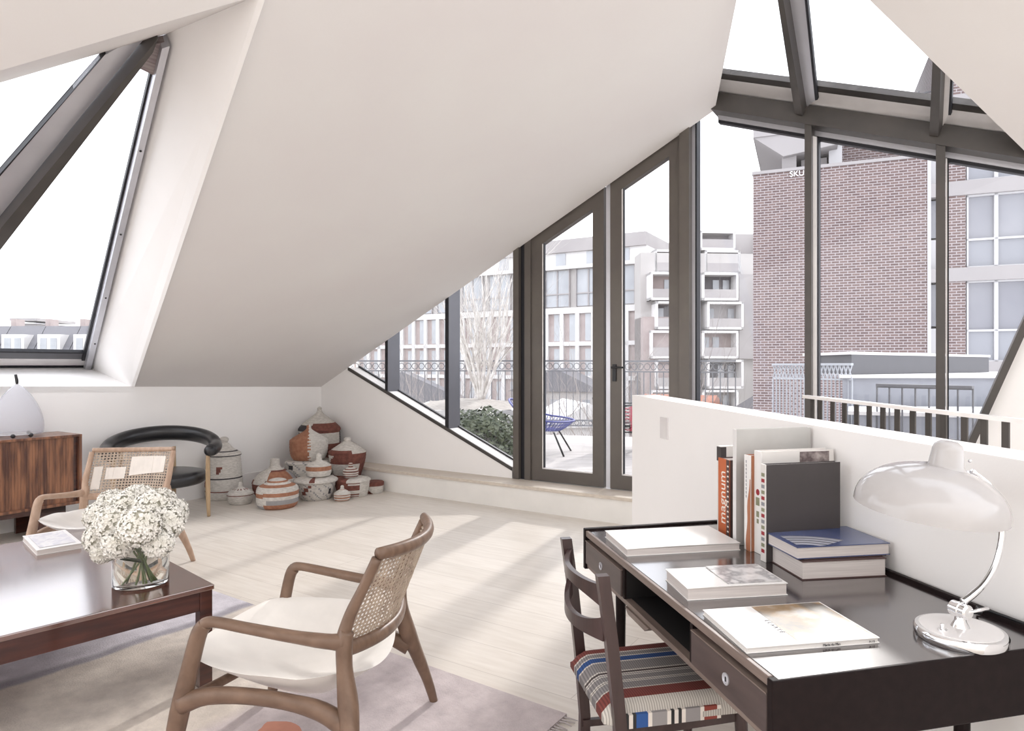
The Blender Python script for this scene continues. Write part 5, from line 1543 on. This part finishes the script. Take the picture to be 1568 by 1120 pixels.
# leafy shrub
rnd = random.Random(21)
sh = root('evergreen_shrub', V((-.74, 8.75, .2)), 0, 'low glossy evergreen shrub outside the third left pane', 'shrub')
bm = B()
for i in range(3600):
    u = rnd.uniform(-1, 1); v_ = rnd.uniform(-1, 1)
    if u * u + v_ * v_ > 1.15: continue
    hh = .60 * (1 - .45 * (u * u + v_ * v_) / 1.15) + .03 * math.sin(u * 9) + .03 * math.sin(v_ * 7 + 1)
    z = hh * (1 - rnd.random() ** 2.2)
    c = V((u * .66, v_ * .55, z)); nrm = V((u + rnd.uniform(-.9, .9), v_ - .5 + rnd.uniform(-.9, .9), .7 + rnd.uniform(-.3, .9))).normalized()
    x = nrm.orthogonal().normalized(); x = Matrix.Rotation(rnd.uniform(0, 2 * PI), 3, nrm) @ x; y = nrm.cross(x)
    L1, L2 = rnd.uniform(.03, .05), rnd.uniform(.012, .02)
    bm.faces.new([bm.verts.new(c - x * L1), bm.verts.new(c + y * L2), bm.verts.new(c + x * L1), bm.verts.new(c - y * L2)])
link('foliage', bm, M['leaf'], sh)
bm = B()
for i in range(14):
    a = i * 2.4; r_ = .1 + .03 * i
    tube(bm, [(.3 * r_ * math.cos(a), .3 * r_ * math.sin(a), 0), (r_ * math.cos(a), r_ * math.sin(a), .4)], .008, 4, caps=False)
link('stems', bm, M['twig'], sh)

# woven cord terrace chairs
def cord_chair(name, label, loc_, rz, build):
    rt = root(name, loc_, rz, label, 'chair'); build(rt); return rt
def blue_ch(rt):
    # local x forward; egg shaped wire shell
    bm = B(); ringp = []
    n_ = 26
    for i in range(n_ + 1):
        a = 2 * PI * i / n_
        # shell rim: front low, back high
        k = math.cos(a)
        ringp.append(V((.40 * k - .02, .42 * math.sin(a), .40 + .06 * (1 - k) / 2 + (0.20 * max(0, -k) ** 1.3))))
    tube(bm, ringp, .012, 8, caps=False); link('rim', bm, M['blue'], rt, smooth=True)
    bm = B(); c = V((-.05, 0, .30))
    inner = [c + (p - c) * .22 + V((0, 0, -.02)) for p in ringp]
    for i in range(n_ * 2):
        p = ringp[(i // 2) % n_] if i % 2 == 0 else (ringp[(i // 2) % n_] + ringp[(i // 2 + 1) % n_]) / 2
        for off_i in (0, 3):
            q = inner[(i // 2 + off_i) % n_]
            mid = (p + q) / 2 + V((0, 0, -.07))
            tube(bm, [p, mid, q], .0035, 4, caps=False, sub=3)
    tube(bm, inner, .006, 6, caps=False)
    link('cord_shell', bm, M['blue'], rt)
    for sx, sy in ((1, 1), (1, -1), (-1, 1), (-1, -1)):
        bm = B(); tube(bm, [(.16 * sx, .16 * sy, .27), (.30 * sx, .27 * sy, 0.0)], .011, 8); link('leg', bm, M['black'], rt, smooth=True)
p = at_h(834, 690, .2)
cord_chair('cord_chair', 'blue woven cord chair on the terrace behind the left door', V((at_d(832, 560, 8.95).x, 8.95, .2)), math.radians(-12), blue_ch).scale = (1.12, 1.12, 1.12)
def red_ch(rt):
    W2 = .26
    for sx in (-.27, .27):
        for sy in (-W2, W2):
            bm = B(); tube(bm, [(sx * .8, sy * .9, .38), (sx, sy, 0)], .011, 8); link('leg', bm, M['black'], rt, smooth=True)
    bm = B(); b2(bm, -.28, .28, -W2, W2, .36, .40); link('seat', bm, M['black'], rt)
    for sy in (-1, 1):
        bm = B(); y = sy * (W2 + .015)
        tube(bm, [(-.28, y, .30), (-.28, y, .66), (.28, y, .66), (.28, y, .30), (-.28, y, .30)], .013, 8, caps=False)
        fr_ = link('side_frame', bm, M['black'], rt)
        bm = B()
        for i in range(15):
            z = .31 + i * .0235
            beam(bm, (-.27, y, z), (-.02, y, z + .035 * (1 if i % 2 else 0)), .016, .012, mi=i % 2)
            beam(bm, (0.0, y, z), (.14, y, z - .05), .012, .014, mi=2); beam(bm, (.14, y, z - .05), (.27, y, z), .012, .014, mi=2)
        link('side_cords', bm, [M['whitecord'], M['black'], M['redcord']], fr_)
    bm = B()
    for i in range(20):
        yy = -W2 + i * 2 * W2 / 19
        beam(bm, (-.28, yy, .40), (-.40 - .02 * math.sin(i), yy * 1.05, .86 - .12 * abs(i - 9.5) / 9.5), .016, .010, mi=i % 3)
    link('back_cords', bm, [M['orangecord'], M['black'], M['whitecord']], rt)
    bm = B(); tube(bm, [(-.28, -W2, .40), (-.36, -W2 - .02, .72), (-.41, 0, .88), (-.36, W2 + .02, .72), (-.28, W2, .40)], .013, 8, sub=4); link('back_frame', bm, M['black'], rt, smooth=True)
cord_chair('cord_armchair', 'red, black and white striped cord armchair on the terrace behind the right door', V((at_d(957, 560, 9.1).x, 9.1, .2)), math.radians(8), red_ch)
# small black trestle stool seen beside it

# ============================================================ city
bm = B(); b2(bm, -260, 260, 16, 330, -9.4, -9.0); link('ground', bm, M['ground'], kind='structure')

# ---- brick building with stair tower canopy, local x along its face, z up
F1 = V((7.33, 22.0, 0)); F2 = V((12.04, 20.07, 0)); fd = (F2 - F1).normalized(); fang = math.atan2(fd.y, fd.x)
def facade_x(px):
    rr_ = ray(px, 560); den = fd.x - rr_.x * fd.y
    return (rr_.x * F1.y - F1.x) / den
def facade_h(px, py):
    s_ = facade_x(px); return EYE + (CY - py) / F * (F1 + fd * s_).y
bb = root('brick_building', V((F1.x, F1.y, -9.0)), fang, 'large mauve brick building with blind backed window bands, filling the right windows', 'building')
Z = lambda h: h + 9.0
xe = facade_x(1420); xw = facade_x(1479); xend = 15.0
topz_ = 7.82
def bpart(nm, x0, x1, y0, y1, z0, z1, m, par=None): 
    bm = B(); b2(bm, x0, x1, y0, y1, Z(z0), Z(z1)); return link(nm, bm, m, par or bb)
bpart('brick_wall', 0, xe, 0, 9, -9, topz_, M['brick'])
bpart('brick_pier', facade_x(1446), xw, .02, 6, -9, 12.0, M['brick'])
bpart('rear_mass', xe, facade_x(1446), .55, 9, -9, 9.3, M['bgrey'])
bpart('rear_mass', facade_x(1446), xend, .55, 9, -9, 12.0, M['bgrey'])
bpart('parapet_cap', -.03, xe + .02, -.04, .3, topz_, topz_ + .10, M['stone_out'])
bpart('upper_brick_storey', facade_x(1262), xe + 1.2, 1.6, 9, topz_, 9.2, M['brick'])
bpart('upper_band', facade_x(1262), xe + 1.2, 1.5, 9, 9.2, 9.5, M['stone_out'])
bpart('roof_slab', .0 - .0, facade_x(1300), -.0, 7, 9.08, 9.45, M['stone_out'])
bpart('canopy_soffit', .95, 2.6, .8, 5, 8.5, 8.9, M['stone_out'])
bm = B(); prism(bm, [(.02, .05, Z(9.08)), (2.6, .05, Z(9.08)), (2.6, .05, Z(8.55)), (.95, .05, Z(8.35))], (0, 4, 0)); link('canopy_bracket', bm, M['stone_out'], bb)
bpart('canopy_pier', .9, 1.35, .3, 3.5, topz_, 8.4, M['stone_out'])
bpart('canopy_pier', 2.35, 2.75, .6, 3.5, topz_, 9.08, M['white_out'])
bpart('stair_opening', 1.5, 2.3, .9, 3.0, topz_, 8.4, M['bgrey'])
# bands and window panels right of the pier
for (za, zb_) in ((6.55, 6.98), (3.95, 4.36), (1.20, 1.52), (9.2, 9.6)):
    bpart('concrete_band', xe, xend, -.03, .6, za, zb_, M['stone_out'])
for k, (z0, z1) in enumerate(((6.98, 9.2), (4.36, 6.55), (1.52, 3.95), (-1.0, 1.2))):
    zm = z0 + (z1 - z0) * .38
    xs = [xw + .04, facade_x(1527), facade_x(1580), facade_x(1640), facade_x(1720)]
    for x0, x1 in zip(xs[:-1], xs[1:]):
        wpn = bpart('window', x0 + .05, x1 - .05, .20, .26, zm + .04, z1 - .04, M['panel'])
        bpart('spandrel', x0 + .05, x1 - .05, .18, .26, z0 + .03, zm - .02, M['panel2'], wpn)
        bm = B()
        for (a0, a1, c0, c1) in ((x0, x0 + .05, z0, z1), (x1 - .05, x1, z0, z1), (x0, x1, z0, z0 + .04), (x0, x1, z1 - .05, z1), (x0, x1, zm - .02, zm + .04)):
            b2(bm, a0, a1, .10, .26, Z(c0), Z(c1))
        link('window_frame', bm, M['white_out'], wpn)
    x0, x1 = xe + .05, facade_x(1446)
    wpn = bpart('window', x0, x1, .25, .30, z0 + (z1 - z0) * .45, z1 - .05, M['panel'])
    bpart('spandrel', x0, x1, .22, .30, z0, z0 + (z1 - z0) * .42, M['white_out'], wpn)
bpart('white_edge', xe, xe + .09, -.04, .3, -9, 9.6, M['white_out'])
# sign letters on the parapet
m4 = axes((facade_x(1209), -.05, Z(7.62)), (1, 0, 0), (0, 0, 1))
text_mesh('sign_letters', 'SKUL', .25, M['paperwhite'], m4, bb, extr=.02)
# downlight flood lamp beside the sign
# hand rail on top
bm = B(); y = 1.7
for k in range(4): beam(bm, (facade_x(1370) + k * .45, y, Z(9.5)), (facade_x(1370) + k * .45, y, Z(10.5)), .04, .04)
beam(bm, (facade_x(1368), y, Z(10.3)), (facade_x(1368) + 1.5, y, Z(10.45)), .04, .04); link('roof_handrail', bm, M['rail'], bb)

# ---- long pale apartment block
G1 = V((12.3, 60.0, 0)); G2 = V((.665, 66.5, 0)); gd = (G1 - G2).normalized()
Gs = V((-22.0, 66.5 + 6.5 / 11.635 * 22.665, 0))
gang = math.atan2(gd.y, gd.x); GL = (G1 - Gs).length - 2.6
ab = root('apartment_block', V((Gs.x, Gs.y, -9.0)), gang, 'long pale apartment block with white framed bays seen behind the doors', 'building')
def gp(nm, x0, x1, y0, y1, z0, z1, m, par=None):
    bm = B(); b2(bm, x0, x1, y0, y1, Z(z0), Z(z1)); return link(nm, bm, m, par or ab)
gp('brick_wall', 0, GL, 0, 12, -9, 7.1, M['bbrown'])
gp('upper_wall', 0, GL, .3, 12, 7.1, 11.1, M['bstone'])
gp('attic_wall', 0, GL, 1.2, 12, 11.1, 12.9, M['bwhite'])
gp('roof_cladding', 0, GL, .9, 12, 12.9, 14.2, M['bgrey'])
for z0, z1 in ((6.55, 7.15), (3.35, 3.75), (.0, .4), (-3.4, -3.0), (11.0, 11.35)):
    gp('white_band', 0, GL, -.25, .2, z0, z1, M['bwhite'])
bay = 1.72; nb = int(GL / bay)
win = None; pier = None; cnt = 0
for i in range(nb, -1, -1):
    x = GL - (nb - i) * bay - bay
    if x < 0: break
    c = None
    if pier is None:
        pier = gp('white_pier', 0, .42, -.25, .1, -9, 6.6, M['bwhite']); pier.location.x = x
    else:
        c = pier.copy(); COL.objects.link(c); c.parent = ab; c.location.x = x
    for z in (4.0, .55, -2.8):
        if win is None:
            win = gp('window', 1.0, 1.66, -.03, .05, 3.85, 6.5, M['bwin']); win.location = (x, 0, 0)
        elif cnt < 92:
            c = win.copy(); COL.objects.link(c); c.parent = ab; c.location = (x, 0, z - 4.0)
        cnt += 1
big = None; sm = None
for i in range(0, nb, 2):
    x = GL - (i + 1) * bay * 1.0 - bay
    if x < 0: break
    if big is None:
        bm = B(); b2(bm, 0, 2.6, .18, .28, Z(7.3), Z(10.9)); big = link('tall_window', bm, M['bwin'], ab); big.location.x = x
        bm = B(); b2(bm, 1.2, 1.34, .08, .28, Z(7.3), Z(10.9)); b2(bm, 0, 2.6, .08, .28, Z(8.5), Z(8.62)); b2(bm, -.07, 0, .0, .28, Z(7.2), Z(11)); b2(bm, 2.6, 2.67, .0, .28, Z(7.2), Z(11)); big_f = link('window_frame', bm, M['bgrey'], big)
        bm = B(); b2(bm, 0, 1.1, 1.1, 1.2, Z(11.5), Z(12.8)); sm = link('attic_window', bm, M['bwin'], ab); sm.location.x = x + .6
    else:
        c = big.copy(); COL.objects.link(c); c.parent = ab; c.location.x = x
        c2_ = big_f.copy(); COL.objects.link(c2_); c2_.parent = c
        c = sm.copy(); COL.objects.link(c); c.parent = ab; c.location.x = x + .6

# ---- balcony block in the middle distance, right of the apartment block
bk = root('balcony_block', V((9.3, 56.0, -9.0)), math.radians(4), 'stepped apartment block with white framed balconies left of the brick tower', 'building')
def kp(nm, x0, x1, y0, y1, z0, z1, m, par=None):
    bm = B(); b2(bm, x0, x1, y0, y1, Z(z0), Z(z1)); return link(nm, bm, m, par or bk)
kp('stone_wall', 0, 14, 1.2, 3.6, -9, 11.3, M['bstone'])
kp('brick_base', 0, 4.6, .2, 3.6, -9, 5.6, M['bbrown'])
kp('upper_wall', 4, 14, 2.4, 3.6, 11.3, 13.3, M['bgrey'])
random.seed(5)
rows = [(-3.3, -.7), (-.6, 1.9), (2.0, 4.4), (4.5, 6.9), (7.0, 9.4), (9.5, 11.6), (11.6, 13.3)]
for ri, (z0, z1) in enumerate(rows):
    for (x0, x1) in ((.5, 4.2), (5.0, 8.2), (10.4, 13.6)):
        xs = (.9 if ri % 2 else 0) + (0 if ri < 5 else .6)
        if ri == 6 and x0 < 4: continue
        a0, a1 = x0 + xs * .5, x1 + xs * .5
        y = -.3 if ri < 5 else 1.2
        bm = B()
        b2(bm, a0, a1, y, y + 1.5, Z(z0), Z(z0 + .22)); b2(bm, a0, a1, y, y + 1.5, Z(z1 - .2), Z(z1)); b2(bm, a0, a0 + .2, y, y + 1.5, Z(z0), Z(z1)); b2(bm, a1 - .2, a1, y, y + 1.5, Z(z0), Z(z1))
        fb = link('balcony_frame', bm, M['bwhite'], bk)
        kp('balcony_recess', a0 + .2, a1 - .2, y + 1.3, y + 1.5, z0 + .22, z1 - .2, (M['bdark'], M['bbrown'], M['bgrey'])[(ri + int(x0)) % 3], fb)
        bm = B()
        for k in range(3):
            xx = a0 + .45 + k * (a1 - a0 - .5) / 3
            if (k + ri) % 3 != 1: b2(bm, xx, xx + .55, y + 1.2, y + 1.32, Z(z0 + .3), Z(z1 - .5))
        link('balcony_window', bm, M['bwin'], fb)
        kp('balcony_rail', a0 + .2, a1 - .2, y - .02, y + .03, z0 + .22, z0 + .95, M['bgrey'], fb)
for (x0, x1, z0, z1) in ((8.6, 10.1, 2.0, 9.4), (4.3, 5.0, 4.5, 11.3)):
    kp('dark_panel', x0, x1, .6, 1.3, z0, z1, M['bgrey'])

# ---- low houses and roofs behind the railing
def house(label, x, y, wd_, dp, zt, rh, rz, mw, mr, nwin=2):
    rt = root('house', V((x, y, -9)), math.radians(rz), label, 'building')
    H = zt + 9
    bm = B(); b2(bm, -wd_ / 2, wd_ / 2, 0, dp, 0, H); link('walls', bm, mw, rt)
    bm = B(); prism(bm, [(-wd_ / 2 - .2, -.2, H), (wd_ / 2 + .2, -.2, H), (0, -.2, H + rh)], (0, dp + .4, 0)); link('roof', bm, mr, rt)
    for i in range(nwin):
        xx = -wd_ / 2 + (i + .5) * wd_ / nwin
        bm = B(); b2(bm, xx - .35, xx + .35, -.05, .0, H - 1.9, H - .6); link('window', bm, M['bwin'], rt)
        bm = B(); b2(bm, xx - .35, xx + .35, -.05, .0, H - 4.4, H - 3.1); link('window', bm, M['bwin'], rt)
    return rt
house('gabled house with brown tiled roof behind the railing, left of the lattice', 13.6, 38, 6.0, 7, -1.9, 2.1, -28, M['bstone'], M['slate'])
house('small house with red tiled roof seen low in the tall window', 12.6, 46, 4.4, 5, -1.9, 1.2, 60, M['bstone'], M['tile'])
house('low grey roofed house behind the terrace railing, left part', -9.0, 44, 9, 7, -1.2, 2.2, 8, M['bstone'], M['slate'], 4)
house('white walled low house behind the blue cord chair', 3.1, 38, 5.0, 6, -2.2, 1.4, 12, M['bwhite'], M['bwhite'], 3)
house('pale brick house between the bare trees behind the doors', 1.5, 50, 7, 7, -.6, 1.8, -12, M['bstone'], M['slate'], 3)
rnd = random.Random(77)
places = [(-10.5, 30), (-7.6, 27), (-4.9, 31), (-2.2, 26), (.3, 22), (3.0, 24), (5.6, 27), (-8.4, 22), (-5.4, 21)]
base_t = tree('bare_tree', 'bare leafless tree of the row beyond the terrace railing', V((places[0][0], places[0][1], -9)), 8.6, 5, rnd, M['twig'], M['twig'], r0=.14, spread=.20, depth=3, group='bare trees beyond the terrace')
for i, (x, y) in enumerate(places[1:]):
    c = copy_tree(base_t); c.location = (x, y, -9); c.rotation_euler.z = i * 1.3; s_ = rnd.uniform(.85, 1.08); c.scale = (s_, s_, s_)

# ---- far terrace of houses seen through the left roof window
lab = 'far grey terraced house with white dormer seen through the left roof window'
proto = None
for i in range(14):
    x = -92 + i * 4.6
    if proto is None:
        proto = root('terraced_house', V((x, 84, -9)), 0, lab, 'building', 'terraced houses through the roof window')
        bm = B(); b2(bm, 0, 4.5, 0, 8, 0, 12.2); link('walls', bm, M['bgrey'], proto)
        bm = B(); prism(bm, [(0, -.3, 12.2), (0, 8.3, 12.2), (0, 6, 15.6), (0, 2, 15.6)], (4.5, 0, 0)); link('roof', bm, M['slate'], proto)
        bm = B(); b2(bm, .7, 3.6, -.5, 2.2, 11.8, 14.4); dm = link('dormer', bm, M['bwhite'], proto)
        bm = B(); b2(bm, 1.1, 1.9, -.56, -.5, 12.4, 13.9); b2(bm, 2.4, 3.2, -.56, -.5, 12.4, 13.9); link('dormer_window', bm, M['bwin'], dm)
        bm = B()
        for q in range(3):
            for zz in (9.2, 5.8): b2(bm, .5 + q * 1.4, 1.3 + q * 1.4, -.06, 0, zz, zz + 1.7)
        link('window', bm, M['bwin'], proto)
        bm = B(); b2(bm, 3.7, 4.4, 3, 4.5, 14.5, 16.6); link('chimney', bm, M['bbrown'], proto)
    else:
        c = copy_tree(proto); c.location.x = x
    
tw = root('roof_tower', V((-74.5, 96, -9)), 0, 'wide stepped rooftop structure above the far terraced houses', 'building')
bm = B(); b2(bm, -1.6, 1.2, 0, 6, 0, 16.6); link('body', bm, M['bgrey'], tw)
bm = B(); b2(bm, -2, 2, -1, 7, 16.9, 17.3); link('upper_deck', bm, M['bgrey'], tw)
